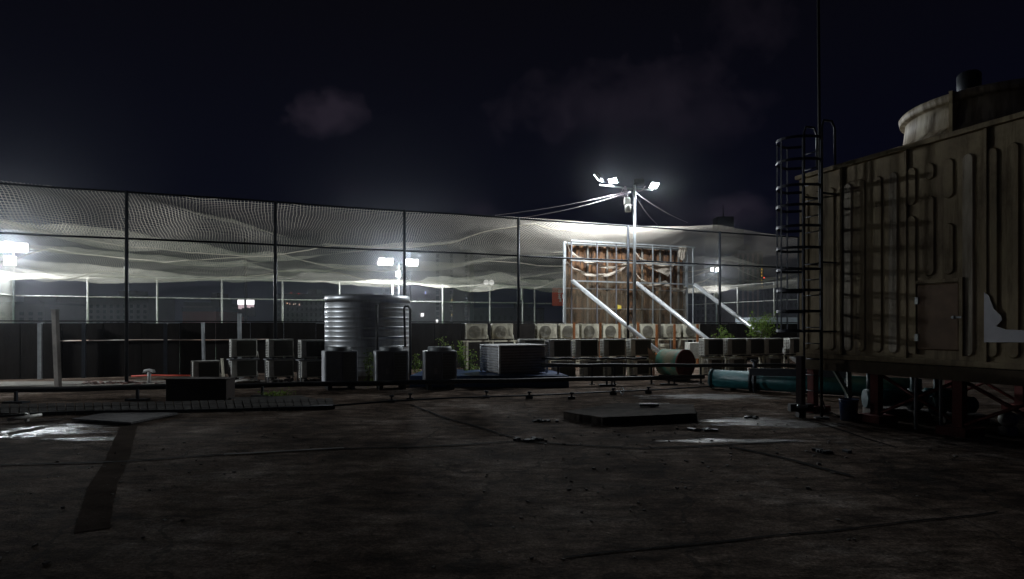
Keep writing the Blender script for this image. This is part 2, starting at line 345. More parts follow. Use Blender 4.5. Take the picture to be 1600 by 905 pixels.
# ------------------------------------------------------------------ boundary wall
WO = (-15.2, 18.2)
def wall_pt(px, z=0): v = on_line(WO, px); v.z = z; return v
wr = thing("boundary_wall", wall_pt(500), "long low dark grimy board wall behind the units", "wall")
w0, w1 = wall_pt(-260), Vector(WO+(0,))+VX*15.5
wb = MB(); n = 44
for i in range(n):
    p = w0.lerp(w1, i/n); q = w0.lerp(w1, (i+.985)/n); top = 1.69+.02*random.uniform(-1, 1); c = (p+q)/2+AY*random.uniform(-.006, .006)
    wb.box((c.x, c.y, top/2), ((q-p).length, .12, top), AX)
wb.build("wall_panel", m_darkwall, wr)
wc = MB(); c = (w0+w1)/2+Vector((0, 0, .0)); wc.box((c.x, c.y, 1.74), ((w1-w0).length, .10, .035), AX); wc.build("coping", m_darkwall, wr)
for px, m_, r in ((66, m_galv, .05), (134, m_frame, .05), (260, m_frame, .05)):
    p = wall_pt(px)-AY*.2; b = MB().box((p.x, p.y, .84), (2*r, 2*r, 1.68), AX); b.build("batten", m_, wr)
cdt = MB(); a = wall_pt(95, 1.14)-AY*.1; c = wall_pt(420, 1.14)-AY*.1; cdt.tube([a, a.lerp(c, .35)+Vector((0, 0, .012)), a.lerp(c, .7)-Vector((0, 0, .01)), c], .018, 6)
tag(cdt.build("conduit", mat("orange and white conduit", (.5, .3, .2), .5, 0, .8, 1.5, col2=(.55, .52, .48))), "thin orange and white conduit running along the dark wall", "conduit")

# ------------------------------------------------------------------ fences
def fence(label, pt, posts, post_r, rails, m, nets=None, zb=0.0, rail_r=.03, tl=0, tr=0, extra=None):
    r = thing("fence", pt(posts[len(posts)//2], 0), label, "fence")
    for t in posts:
        b = MB(); b.tube([pt(t, zb), pt(t, ZT+.03)], post_r, 10); b.lathe(pt(t, zb), [(0, .02), (.11, .02), (.11, 0)], 12); b.build("post", m, r)
    for z in rails:
        b = MB(); b.tube([pt(tl+(tr-tl)*i/24, z+.012*math.sin(i*2.1)) for i in range(25)], rail_r, 8)
        b.build("top_rail" if z > ZT-.2 else "rail", m, r)
    if nets:
        nm, z0, z1, length = nets
        b = MB(); b.grid(lambda u, v: pt(tl+(tr-tl)*u, z0+(z1-z0)*v)+extra*(.05*fbm(u*9, v*1.5, 2)), 80, 8, lambda u, v: (u*length, v*(z1-z0)))
        b.build("side_net", nm, r)
    return r
n_far = netmat("fine boundary net", .06, .006, (.55, .55, .64), .45)
n_side = netmat("white end net", .06, .016, (.75, .75, .68), .5)
LX = VX.length; LY = VY.length
near_posts = [-4.87, -3.0, -1.45, 0, 1.385, 2.787, 4.215, 5.80, 7.32, 8.8, 10.3, 11.8, 13.3, 15.7]
n_near = netmat("thin near net", .10, .007, (.5, .5, .5), .4)
fence("tall dark steel fence holding up the near edge of the roof net", lambda t, z: court(t, 0, z), near_posts, .048, [ZT, ZM], m_frame, None, tl=T0, tr=T1, rail_r=.03)
far_posts = [-26.7+w for w in (0,)]
fo = Vector((-35.4, 43.6, 0))
fence("pale far side court fence with fine net before the dark city", lambda t, z: fo+VX*t+Vector((0, 0, z)), [0+1.625*i for i in range(13)]+[20.6], .07, [ZT, 1.6+2.13], m_white,
      (n_far, .3, ZT, 20.6*LX), tl=0, tr=20.6, extra=-AY, rail_r=.035)
fence("brightly lit white net end fence at the far left", lambda s, z: fo+Vector((.39, -1, 0))*s+Vector((0, 0, z)), [4.1*i+4.1 for i in range(6)], .07, [ZT, 1.6+2.13], m_white,
      (n_side, .0, ZT, 26*LY), tl=0, tr=31.5, extra=AX, rail_r=.035)
ec = fo+VX*20.6
fence("pale right end fence receding behind the plants", lambda s, z: ec+Vector((.39, -1, 0))*s+Vector((0, 0, z)), [3.9, 8.05, 12.15, 16.3, 20.4, 24.6, 28.6], .06, [ZT, 1.6+2.13], m_white,
      (n_far, .3, ZT, 31*LY), tl=0, tr=31.5, extra=AX, rail_r=.03)

# ------------------------------------------------------------------ sagging roof net
m_net = netmat("sagging roof net", .085, .013, (.86, .79, .69), .5, warp=.6)
def net_z(t, w):
    u = w/TW
    ph = u*3.9+.30*math.sin(t*.62+.6+u*2)+.16*t+.40*fbm(t*.16, u*1.6, 1)
    wob = .35*fbm(t*.16, u*1.6, 1)
    s1 = abs(math.sin(math.pi*(3.6*u-.30*t+wob+.15*math.sin(t*.8))))**.85
    s2 = abs(math.sin(math.pi*(2.6*u+.30*t-wob+.45)))**.85
    k = .5+.42*math.sin(t*.5-1.2+u)
    s = s1*(1-k)+s2*k
    edge = min(1, u/.07)*min(1, (1-u)/.22); edge = max(0, edge)**.7
    amp = .80+.45*fbm(t*.22+3, u*3.5, 5)
    amp *= 1-.75*math.exp(-((t-6.3)/1.7)**2)*max(0, 1-u/.5)
    z = ZT-edge*(amp*s)+edge*.20*fbm(t*.35, u*5, 9)+edge*.05*fbm(t*1.2, u*18, 4)
    z += .42*math.exp(-((t+1.15)/.5)**2)*math.exp(-((u-.026)/.02)**2)            # piled up net at the near left
    z += .72*math.exp(-abs((t-7.3)/.75)**1.4)*math.exp(-abs((u-.057)/.06)**1.6)+.22*math.exp(-((t-4.6)/1.0)**2)*math.exp(-((u-.07)/.06)**2)   # hitched up by the guy wires
    z += .10*math.sin(math.pi*min(1, u/.08))*math.exp(-((t-3.4)/.8)**2) if u < .08 else 0
    return z
nb = MB()
def nfn(a, b): t = T0+(T1-T0)*a; w = TW*b; return court(t, w, net_z(t, w))
nb.grid(nfn, 380, 230, lambda a, b: ((T1-T0)*a*LX, TW*b*LY))
tag(nb.build("roof_net", m_net), "huge white mesh net sagging in folds over the whole court", "net")
# bundled cords lying in the folds
m_cord = mat("cream rope", (.6, .54, .45), .8)
for i, (pts, lab) in enumerate((
        ([(-4, 4), (-1.5, 5.5), (1, 6.5), (3.4, 4.4), (5.6, 1.0)], "pale rope crossing the net rising to the light pole"),
        ([(-4, 14), (0, 11), (3, 13), (7, 9), (12, 6)], "long pale rope running through the middle of the net"),
        ([(-4, 24), (2, 20), (6, 25), (10, 21), (15, 24)], "pale rope lying in the far folds of the net"))):
    b = MB(); q = []
    for k in range(len(pts)-1):
        for j in range(14):
            f = j/14; t = pts[k][0]*(1-f)+pts[k+1][0]*f; w = pts[k][1]*(1-f)+pts[k+1][1]*f; q.append(court(t, w, net_z(t, w)-.03))
    b.tube(q, .022, 6); tag(b.build("net_rope", m_cord), lab, "rope", "ropes that hold the roof net")

# ------------------------------------------------------------------ floodlights
m_house = mat("cast lamp housing", (.10, .10, .11), .5, .5)
def floodhead(parent, pos, aim, w, h, power, col=(.90, .96, 1.0), nm="floodlight"):
    d = (Vector(aim)-pos).normalized(); ax = d.cross(UP).normalized(); az = ax.cross(d).normalized()
    b = MB(); b.box(pos-d*.06, (w*1.12, .10, h*1.12), ax, d, az, bev=.02)
    for i in range(7): b.box(pos-d*.135+ax*(w*(i-3)/7.5), (.012, .05, h*.9), ax, d, az)
    b.box(pos-d*.05-az*(h*.62+.02), (w*1.2, .05, .03), ax, d, az)
    o = b.build(nm, m_house, parent)
    g = MB().box(pos+d*.004, (w, .012, h), ax, d, az); g.build("lens", emit("cold led lens", (.93, .97, 1), 14), o)
    ld = bpy.data.lights.new("led_light", 'AREA'); ld.shape = 'RECTANGLE'; ld.size = w*.96; ld.size_y = h*.96; ld.energy = power; ld.color = col
    lo = bpy.data.objects.new("led_light", ld); COL.objects.link(lo); lo.parent = o
    mtx = Matrix((ax, az, -d)).transposed().to_4x4(); mtx.translation = pos+d*.02-Vector(o['_off']); lo.matrix_local = mtx
    return o
def lightpole(px, base, ztop, label, r=.07, m=m_galv):
    t = thing("light_pole", base, label, "light pole", "floodlight poles round the court")
    b = MB(); b.tube([base, base+UP*ztop*.5, base+UP*(ztop)], r, 12, r2=r*.8); b.lathe(base, [(0, .03), (.16, .03), (.16, 0)], 16); b.build("pole", m, t)
    return t
# far left corner
b0 = fo+Vector((.1, -.1, 0)); t = lightpole(20, b0, 7.1, "leftmost floodlight pole, glaring white over the net corner", .08)
cb = MB().box(b0+UP*7.05, (2.3, .08, .08), AX); cb.build("crossbar", m_galv, t)
for dx, dz in ((-.75, 0), (-.05, .05), (.65, 0), (-.02, -.95)): floodhead(t, b0+AX*dx+Vector((.0, -.25, 7.1+dz)), (-1, 10, 0), .66, .62, P_CORNER/4)
# far middle
b0 = fo+VX*9.95+Vector((0, -.1, 0)); t = lightpole(625, b0, 7.1, "floodlight pole with bright white lamps above the steel tank", .09)
MB().box(b0+UP*7.05, (3.0, .08, .08), AX).build("crossbar", m_galv, t)
for dx in (-1.42, -.75, .75, 1.42): floodhead(t, b0+AX*dx+Vector((0, -.22, 7.1)), (-7, 44, 0), .58, .66, P_BACK/4)
floodhead(t, b0+Vector((0, -.25, 6.05)), (0, 14, 0), .4, .4, P_BACK/14)
# far right end
b0 = ec+Vector((.39, -1, 0))*5.4; t = lightpole(1118, b0, 6.9, "slim floodlight pole with two small lamps beyond the third brace", .08)
MB().box(b0+UP*6.75, (.9, .06, .06), AX).build("crossbar", m_galv, t)
for dx in (-.62, .0): floodhead(t, b0+AX*dx+Vector((0, -.2, 6.95)), (6, 8, 0), .26, .34, P_END/2)
MB().box(b0+Vector((-.1, -.2, 4.5)), (.5, .25, .45), AX, bev=.03).build("junction_box", m_white, t)
# near left corner, outside the frame; added to light unit and tank left sides
b0 = court(T0, -.12); t = lightpole(-300, b0, 6.9, "unseen floodlight pole at the near left corner of the court", .08)
MB().box(b0+UP*6.8, (1.8, .08, .08), AX).build("crossbar", m_galv, t)
for dx in (-.6, .6): floodhead(t, b0+AX*dx+Vector((0, .2, 6.95)), b0+Vector((.8, 12, 4)), .5, .42, P_NEAR_LEFT/2)
# near pole with guy wires
b0 = court(5.87, -.12); t = lightpole(988, b0, 6.78, "tall near floodlight pole with guy wires in front of the rusty sheets", .062); near_pole = t
def at(px, py): return P(px, py, b0.y)
cbm = MB(); cbm.box((at(937, 289)+at(973, 293))/2, ((at(973, 293)-at(937, 289)).length, .05, .05), at(973, 293)-at(937, 289), None, UP)
cbm.box((at(973, 294)+at(1020, 297))/2, ((at(1020, 297)-at(973, 294)).length, .05, .05), at(1020, 297)-at(973, 294)); cbm.build("crossbar", m_galv, t)
floodhead(t, at(957, 284)+Vector((0, -.12, 0)), (-2, 16.5, 0), .34, .20, P_NEAR_OUT*.5)
floodhead(t, at(1021, 291)+Vector((0, -.12, 0)), (8, 17, 0), .34, .24, P_NEAR_OUT*.5)
floodhead(t, at(937, 280)+Vector((-.05, .05, .04)), court(3.5, 7), .34, .30, P_NEAR_COURT)
floodhead(t, at(1000, 285)+Vector((0, .18, 0)), court(7.2, 6), .34, .28, P_NEAR_COURT)
bb = MB(); p = at(980, 316)+Vector((-.03, -.12, 0)); bb.box(p, (.24, .12, .26), AX, bev=.02); bb.lathe(p+Vector((.02, -.06, -.26)), [(0, -.14), (.11, -.13), (.12, .10), (.09, .13), (0, .13)], 14)
bb.build("control_box", m_white, t)
cb = MB()
for k in range(5):
    pts = [at(975, 292), at(972+k*2, 298+k*2), at(969+3*k, 304-k), at(978, 312+k), at(986, 322)]
    cb.tube([q+Vector((.01*k, -.06-.012*k, 0)) for q in pts], .008, 5)
for k in range(3):
    pts = [at(988, 294), at(994+k, 299+k), at(1001+k, 299), at(1008-k, 292)]; cb.tube([q+Vector((0, -.1-.01*k, 0)) for q in pts], .009, 5)
cb.build("cable", mat("pale pink cable", (.6, .48, .55), .5), t)
sc_ = MB(); sc_.tube([at(992, 300)+Vector((0, .0, 0)), P(992, 505, b0.y)+Vector((0, 0, 0))], .014, 6); sc_.build("cable_pipe", m_frame, t)
m_wire = mat("steel guy wire", (.55, .50, .55), .4, .6)
for a, z_, lab in (((985, 298), court(3.95, .3, ZT+.12), "upper of the two long guy wires left of the near light pole"), ((985, 300), court(4.3, .2, ZT+.08), "lower of the two long guy wires left of the near light pole"),
                   ((990, 299), court(7.3, 1.8, ZT+.68), "longest guy wire right of the near pole, lifting the net peak"), ((990, 302), court(6.75, 1.8, ZT+.50), "middle guy wire right of the near pole"),
                   ((990, 306), court(6.25, 1.2, ZT+.22), "short steep guy wire right beside the near pole")):
    p = at(*a); b = MB(); z2 = Vector(z_); b.tube([p.lerp(z2, i/8)-UP*.10*math.sin(math.pi*i/8) for i in range(9)], .010, 6)
    tag(b.build("guy_wire", m_wire), lab, "wire", "guy wires of the near light pole")

# ------------------------------------------------------------------ rusty sheet screen with frame and braces
m_rust = mat("rusted corrugated sheet", (.15, .070, .026), .85, .0, .5, 3.4, .5, 22, col2=(.016, .010, .008), stretch=(2.6, 2.6, .9), thr=.52, soft=.13)
FO = on_line(NA, 0); fbase = P(893, 509, 24.6); fbase = (fbase.x, fbase.y)
def fr(px, z, back=0): v = on_line(fbase, px); v.z = z; return v+AY*back
def zf(py, px): D = on_line(fbase, px).y; return H+(HZ-py)/F*D
ztop = zf(377, 893); zmid = zf(439, 893)
sr = thing("sheet_screen", fr(985, 0), "big rusty corrugated sheet screen behind the near light pole", "screen")
sb = MB(); A_ = fr(887, 0, .36); B_ = fr(1076, 0, .36); ln = (B_-A_).length; n = 150
def sfn(u, v): return A_.lerp(B_, u)+AY*(.035*(1 if math.sin(u*ln*2*math.pi/.36) > 0 else -1)*min(1, abs(math.sin(u*ln*2*math.pi/.36))*3))+UP*(.05+(ztop-.16)*v)
sb.grid(sfn, n, 6); so = sb.build("rusty_sheet", m_rust, sr)
for f in so.data.polygons: f.use_smooth = False
for px in (923, 954, 1009, 1037, 1066):
    b = MB(); p = fr(px, 0, .27); b.box((p.x, p.y, (ztop-.1)/2), (.07, .05, ztop-.1), AX); b.build("stud", mat("dull stained stud", (.20, .19, .17), .6, .3, .5), sr)
for px in (885.5, 1077):
    b = MB(); p = fr(px, 0, .20); b.box((p.x, p.y, (ztop)/2), (.09, .10, ztop), AX); b.build("end_post", m_galv, sr)
for z in (zf(450, 893)+.0, 2.3):
    b = MB(); a, c = fr(887, z, .22), fr(1076, z, .22); b.box((a+c)/2, ((c-a).length, .04, .05), AX); b.build("sheet_rail", m_galv, sr)
b = MB(); a, c = fr(885, ztop-.06, .18), fr(1079, ztop-.06, .18); b.box((a+c)/2, ((c-a).length, .12, .05), AX); b.build("top_channel", m_galv, sr)
fg = thing("lattice_scaffold", fr(990, 0), "open welded steel grid frame standing before the rusty sheets", "frame")
for px in (893, 933, 963, 992, 1020, 1048, 1083):
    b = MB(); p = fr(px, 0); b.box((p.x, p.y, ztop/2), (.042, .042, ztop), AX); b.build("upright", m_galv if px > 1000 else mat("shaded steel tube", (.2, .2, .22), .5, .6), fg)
for z in (ztop+.02, zf(407, 893), zmid):
    b = MB(); a, c = fr(891, z, -.05), fr(1085, z, -.05); b.box((a+c)/2, ((c-a).length, .05, .05), AX); b.build("crossbar", m_galv, fg)
for (px, (ex, ey, ed), lab) in ((893, (1062, 577, 21.3), "left diagonal white tube brace ending by the rusty drum"),
                               (992, (1166, 579, 21.5), "middle diagonal white tube brace from the light pole base"),
                               (1083, (1262, 577, 22.0), "right diagonal white tube brace passing the bushy plant")):
    a = fr(px, zmid-.02, -.12); c = P(ex, ey, ed); c.z = max(c.z, .03); b = MB(); b.tube([a, c], .085, 12); d = (c-a).normalized()
    b.lathe(Vector((c.x, c.y, .0)), [(0, .03), (.17, .03), (.17, 0)], 12)
    tag(b.build("brace", mat("bright galvanised tube", (.66, .68, .70), .38, .5, .25, 5)), lab, "brace", "diagonal braces of the screen")
# torn shade cloth draped in the frame
m_cloth = netmat("torn shade cloth", .02, .0045, (.17, .135, .095), .35)
m_cloth2 = netmat("rolled shade cloth", .02, .011, (.50, .44, .37), .35, dens=.45)
def interp(pts, x):
    for (x0, y0), (x1, y1) in zip(pts, pts[1:]):
        if x <= x1: f = (x-x0)/(x1-x0); f = f*f*(3-2*f)*.5+f*.5; return y0+(y1-y0)*f
    return pts[-1][1]
def curtain(top, bot, m, nm, bk=.10, wr=.05):
    b = MB(); x0, x1 = top[0][0], top[-1][0]
    def fn(u, v):
        px = x0+(x1-x0)*u; y = interp(top, px)*(1-v)+interp(bot, px)*v
        return fr(px, zf(y, px), bk+wr*math.sin(u*21+v*3)+wr*fbm(u*6, v*3, 2))
    b.grid(fn, 90, 24, lambda u, v: (u*2.6, v*2.4)); return b.build(nm, m)
c1 = [(887, 411), (900, 421), (918, 428), (932, 430), (950, 429), (966, 424), (982, 413)]
tag(curtain(c1, [(887, 560), (982, 560)], m_cloth, "shade_cloth"), "torn brown shade cloth hanging over the left half of the rusty sheets", "cloth")
c2 = [(993, 426), (1004, 438), (1014, 443), (1028, 446), (1041, 441), (1050, 448), (1062, 453), (1075, 451)]
tag(curtain(c2, [(993, 560), (1075, 560)], m_cloth, "shade_cloth"), "torn brown shade cloth hanging over the right half of the rusty sheets", "cloth")
rolls = (([(887, 377), (892, 390), (905, 400), (925, 408), (945, 415), (962, 416), (980, 411)], [(887, 381), (892, 396), (905, 406), (925, 414), (945, 419), (962, 420), (980, 415)], "upper pale cloth roll sagging at the left of the frame"),
         ([(887, 408), (900, 419), (918, 426), (932, 428), (950, 427), (966, 422), (982, 411)], [(887, 411), (900, 423), (918, 431), (932, 433), (950, 432), (966, 427), (982, 415)], "lower pale cloth hem sagging at the left of the frame"),
         ([(993, 391), (1003, 403), (1020, 410), (1036, 410), (1056, 411)], [(993, 395), (1003, 407), (1020, 420), (1046, 432), (1056, 412)], "triangular torn cloth flap at the right of the frame"),
         ([(993, 424), (1004, 436), (1014, 441), (1028, 443), (1041, 438), (1050, 446), (1062, 451), (1075, 448)], [(993, 428), (1004, 440), (1014, 447), (1028, 450), (1041, 446), (1050, 452), (1062, 455), (1075, 452)], "wavy cloth hem at the right of the frame"),
         ([(1062, 385), (1068, 384), (1074, 383)], [(1062, 402), (1068, 408), (1074, 392)], "small torn cloth scrap at the top right of the frame"))
for tp, bt, lab in rolls: tag(curtain(tp, bt, m_cloth2, "cloth_roll", .06, .03), lab, "cloth", "torn cloth strips in the frame")
b = MB(); p = fr(969, zf(480, 969), .05); b.quad([p+AX*-.09+UP*.10, p+AX*-.09-UP*.10, p+AX*.09-UP*.05, p+AX*.09+UP*.06]); b.quad([p+AX*-.09+UP*.10+AY*.01, p+AX*.09+UP*.06+AY*.01, p+AX*.09-UP*.05+AY*.01, p+AX*-.09-UP*.10+AY*.01])
tag(b.build("warning_tag", mat("yellow tag", (.65, .5, .08), .5)), "small yellow tag stuck to the brown cloth", "tag")

# ------------------------------------------------------------------ air conditioning units
def make_ac(kind, label, w=.80, h=.56, d=.32):
    t = thing("condenser_unit", (0, 0, 0), label, "air conditioner"); body = m_beige if kind == "fan" else m_white
    X = Vector((1, 0, 0)); fy = -d/2
    MB().box((0, 0, .05+h/2), (w, d, h), bev=.018).build("casing", body, t)
    MB().box((0, 0, .05+h+.006), (w*1.01, d*1.02, .02), bev=.006).build("lid", body, t)
    if kind == "fan":
        f = MB(); c = Vector((-.08, fy-.006, .05+h/2)); f.lathe(c, [(0, .0), (.215, .0), (.235, .012), (.235, -.01)], 28, axis=(0, -1, 0))
        for i in range(9):
            r = .025*i+.02; f.lathe(c+Vector((0, -.016, 0)), [(r, 0), (r+.006, .004), (r+.012, 0)], 20, axis=(0, -1, 0))
        for i in range(6):
            a = math.pi*i/6; f.box(c+Vector((0, -.02, 0)), (.46, .005, .006), (math.cos(a), 0, math.sin(a)), (0, 1, 0), (-math.sin(a), 0, math.cos(a)))
        f.build("fan_guard", m_fan, t)
        MB().box((.31, fy-.004, .05+h*.55), (.10, .01, h*.5)).build("badge_plate", body, t)
    else:
        MB().box((.075, fy-.004, .05+h/2), (w*.74, .014, h*.88)).build("coil_panel", m_dark, t)
        gr = MB()
        for i in range(9): gr.box((.075-.27+i*.0675, fy-.014, .05+h/2), (.005, .006, h*.86))
        for i in range(5): gr.box((.075, fy-.015, .05+h*(.14+.18*i)), (w*.72, .006, .005))
        gr.build("coil_guard", mat("dark guard wire", (.06, .065, .065), .6), t)
    s = MB()
    for k in range(9):
        for j in range(3): s.box((-w/2-.003, -.09+.09*j, .05+h*(.10+.095*k)), (.012, .058, .026))
    s.build("side_grille", m_slot, t)
    for sx in (-1, 1): MB().box((sx*w*.33, 0, .024), (.07, d*1.1, .046)).build("foot", m_black, t)
    hp = MB(); hp.tube([(w/2-.02, .05, .22), (w/2+.05, .05, .20), (w/2+.07, .05, .08), (w/2+.09, .1, .01)], .016, 6); hp.build("refrigerant_pipe", m_white, t)
    return t
proto = {}
def put_ac(kind, pos, yaw, label, group, sc=1.0):
    if kind not in proto: o = proto[kind] = make_ac(kind, label)
    else: o = copy_tree(proto[kind])
    o.location = pos; o.rotation_euler = (0, 0, yaw); o.scale = (sc, sc, sc); o['label'] = label; o['group'] = group
    return o
yaw0 = math.atan2(1, 2.567)
ordn = ["first", "second", "third", "fourth", "fifth", "sixth", "seventh", "eighth", "ninth", "tenth"]
# back row on a long rack, fan sides lit
RO = P(745, 509, 22.5); RO = (RO.x, RO.y)
for i, px in enumerate((744, 784, 853, 888, 921, 954, 983, 1012, 1048, 1078)):
    v = on_line(RO, px); v.z = 1.055
    extra = {0: "leftmost cream condenser on the back rack, a gap to its right", 1: "second cream condenser on the back rack, just before the bare stretch", 9: "rightmost cream condenser on the back rack, crossed by the middle brace"}.get(i, ordn[i]+" cream condenser from the left on the back rack under the screen")
    put_ac("fan", v, yaw0-.12+random.uniform(-.05, .05), extra, "lit condensers along the back rack", .98)
for k, (pa, pb) in enumerate(((722, 812), (832, 1096))):
    a, c = on_line(RO, pa), on_line(RO, pb); rk = thing("equipment_rack", (a+c)/2, "short steel rack under the two leftmost back condensers" if k == 0 else "long steel rack under the back condenser row", "rack")
    for dy in (-.15, .15):
        b = MB(); b.box((a+c)/2+AY*dy+UP*1.03, ((c-a).length, .05, .05), AX); b.build("rail", m_beige, rk)
    n = 3 if k == 0 else 8
    for i in range(n):
        p = a.lerp(c, (i+.15)/(n-.7)); b = MB(); b.box(p-AY*.16+UP*.5, (.06, .06, 1.0), AX); b.box(p+AY*.16+UP*.5, (.06, .06, 1.0), AX); b.build("leg", m_beige, rk)
for i, px in enumerate((897, 938, 968, 997, 1026, 1054, 1090)):
    v = on_line((RO[0]+.15, RO[1]-.42), px); b = MB(); top = 1.72 if i < 4 else 1.66; b.box(v+UP*top/2, (.085, .06, top), AX); b.box(v+UP*.01, (.16, .14, .02), AX)
    tag(b.build("rusty_post", m_rustp), ordn[i]+" rusty orange post from the left before the back condensers", "post", "rusty posts before the back row")
# clutter under the back rack: louvred boxes and shelves
for i, (px, w_) in enumerate(((770, .55), (800, .45), (868, .6), (905, .5), (960, .6), (1035, .5))):
    v = on_line((RO[0], RO[1]-.02), px); b = MB(); b.box(v+UP*.45, (w_, .30, .8), AX, bev=.02)
    for k in range(6): b.box(v+UP*(.15+.12*k)-AY*.155, (w_*.86, .02, .05), AX)
    tag(b.build("louvred_cabinet", m_beige), ordn[i]+" beige louvred cabinet from the left under the back rack", "cabinet", "cabinets under the back rack")
v = on_line((RO[0]+.2, RO[1]-.9), 1085); b = MB(); b.box(v+UP*.6, (.72, .3, .66), AX, bev=.01); 
for k in range(8): b.box(v+UP*(.33+.08*k)-AY*.16, (.70, .035, .045), AX, None, UP)
tag(b.build("slatted_cabinet", m_white), "white slatted louvre panel right of the rusty drum", "louvre")
# front rows, coil sides
MO = P(870, 509, 18.6); MO = (MO.x, MO.y)
def ray(px, D): return Vector(((px-800)/F*D, D, 0))
front = [(872, 18.6), (914, 18.9), (957, 19.2), (998, 19.6), (1111, 19.9), (1147, 20.2), (1176, 20.4), (1204, 20.6), (1243, 20.8)]
for i, (px, D) in enumerate(front):
    v = ray(px, D); v.z = .60
    wh = ["upper condenser nearest the slatted box, second level", "second upper dark faced condenser from the slatted box", "third upper dark faced condenser from the slatted box", "upper dark faced condenser crossed by the left brace",
          "upper condenser right of the rusty drum, crossed by the middle brace", "upper condenser second to the right of the drum", "upper condenser third to the right of the drum, under the bushy plant", "upper condenser just left of the right brace", "rightmost upper condenser beside the tower edge"][i]
    put_ac("coil", v, .36+random.uniform(-.05, .05), wh, "dark faced condensers in the front rows", .93)
    rk = thing("unit_stand", ray(px, D), wh.split(" condenser")[0]+" condenser's angle iron stand, "+ordn[i]+" from the left" if False else ordn[i]+" angle iron stand from the left in the front row", "stand", "stands of the front row")
    for sx in (-.33, .33):
        b = MB()
        for sy in (-.13, .16): b.box(v+Vector((sx, sy+sx*.2, -.30)), (.04, .04, .6), (1, .2, 0))
        b.build("leg", m_beige, rk)
    b = MB(); b.box(v+Vector((0, -.13, -.02)), (.76, .04, .04), (1, .2, 0)); b.box(v+Vector((0, .16, -.02)), (.76, .04, .04), (1, .2, 0)); b.build("shelf_rail", m_beige, rk)
for i, (px, D) in enumerate(((880, 18.6), (924, 18.9), (960, 19.2), (1000, 19.6), (1115, 19.9), (1150, 20.2), (1206, 20.6))):
    v = ray(px, D-.02); v.z = 0.0
    put_ac("coil", v, .36+random.uniform(-.04, .04), ordn[i]+" lower condenser from the left, tucked under the front row stands", "dark faced condensers in the front rows", .86)
v = ray(830, 19.0); v.z = .56
put_ac("coil", v, .2, "condenser whose top peeks out behind the slatted box", "dark faced condensers in the front rows", 1.0)
# left units
for i, (px, yb, D, lab) in enumerate(((321, 594, 17.0, "single low condenser behind the brown box on the left"), (380, 560, 17.3, "upper condenser of the left stack, above pale rubble"), (380, 591, 17.3, "lower condenser of the left stack, half behind rubble"),
                                     (437, 560, 17.3, "upper condenser of the middle stack"), (437, 591, 17.3, "lower condenser of the middle stack"), (487, 561, 17.3, "upper condenser of the stack just left of the tank"), (488, 592, 17.3, "lower condenser of the stack just left of the tank"))):
    v = ray(px, D); v.z = H-(yb-HZ)/F*D
    put_ac("coil", v, .62+random.uniform(-.04, .04), lab, "condensers left of the steel tank", .86)
    if yb < 570:
        b = MB()
        for sx in (-.33, .33):
            for sy in (-.1, .2): q = v+Vector((math.cos(.62)*sx-math.sin(.62)*sy, math.sin(.62)*sx+math.cos(.62)*sy, 0)); b.box((q.x, q.y, v.z/2-.002), (.035, .035, v.z-.006), (math.cos(.62), math.sin(.62), 0))
        b.box(v-UP*.02, (.8, .34, .03), (math.cos(.62), math.sin(.62), 0))
        tag(b.build("unit_stand", m_grey), ["", "steel stand of the left stack", "", "steel stand of the middle stack", "", "steel stand of the stack beside the tank"][i]+" of condensers", "stand", "stands of the left stacks")
    if yb > 570 and v.z > .02:
        b = MB()
        for sx in (-.25, .25): b.box(ray(px, D)+Vector((sx, 0, v.z/2)), (.12, .3, v.z-.004))
        tag(b.build("support_block", m_conc), ["concrete blocks under the single low condenser", "", "concrete blocks under the lower left stack condenser", "", "concrete blocks under the lower middle stack condenser", "", "concrete blocks under the condenser beside the tank"][i], "block")

# ------------------------------------------------------------------ stainless tank
tcn = ray(575, 17.5); R_ = 1.18; tk = thing("water_tank", tcn, "big round ribbed stainless steel water tank behind the tall units", "tank")
pr = [(R_*.98, .25)]; z = .28
while z < 2.12:
    pr += [(R_, z), (R_, z+.112), (R_+.0012, z+.116), (R_, z+.120), (R_, z+.22), (R_+.004, z+.225), (R_+.004, z+.24), (R_, z+.245)]; z += .262
pr += [(R_, 2.22), (R_+.006, 2.34), (R_, 2.43), (R_*.97, 2.44), (0, 2.47)]
tb = MB(); tb.lathe(tcn, pr, 64); tb.build("shell", m_stain, tk)
MB().lathe(tcn, [(R_*.9, 0), (R_*.9, .25), (R_*1.02, .26)], 40).build("plinth", m_conc, tk)
MB().lathe(tcn+UP*2.465, [(0.3, 0), (.3, .04), (0, .05)], 24).build("hatch", m_stain, tk)
for px, y0, side in ((534, 478, 1), (589, 476, 0), (641, 480, -1)):
    b = MB(); D = 16.15 if side == 0 else 16.55; dr = {1: 0.14, 0: 0, -1: -.16}[side]
    a = P(px, y0, D); f = ray(px, D); f.z = .05
    if side: a2 = a+Vector((dr, .15, .02)); q = [a2, a+Vector((dr*.4, .02, .02)), a-UP*.05, f]
    else: q = [a, f]
    b.tube(q, .034, 8, ); 
    if side == -1: b.tube([a2, a2+Vector((-.03, 0, -.05)), a2-UP*1.1], .03, 8)
    b.build("downpipe", m_black, tk)

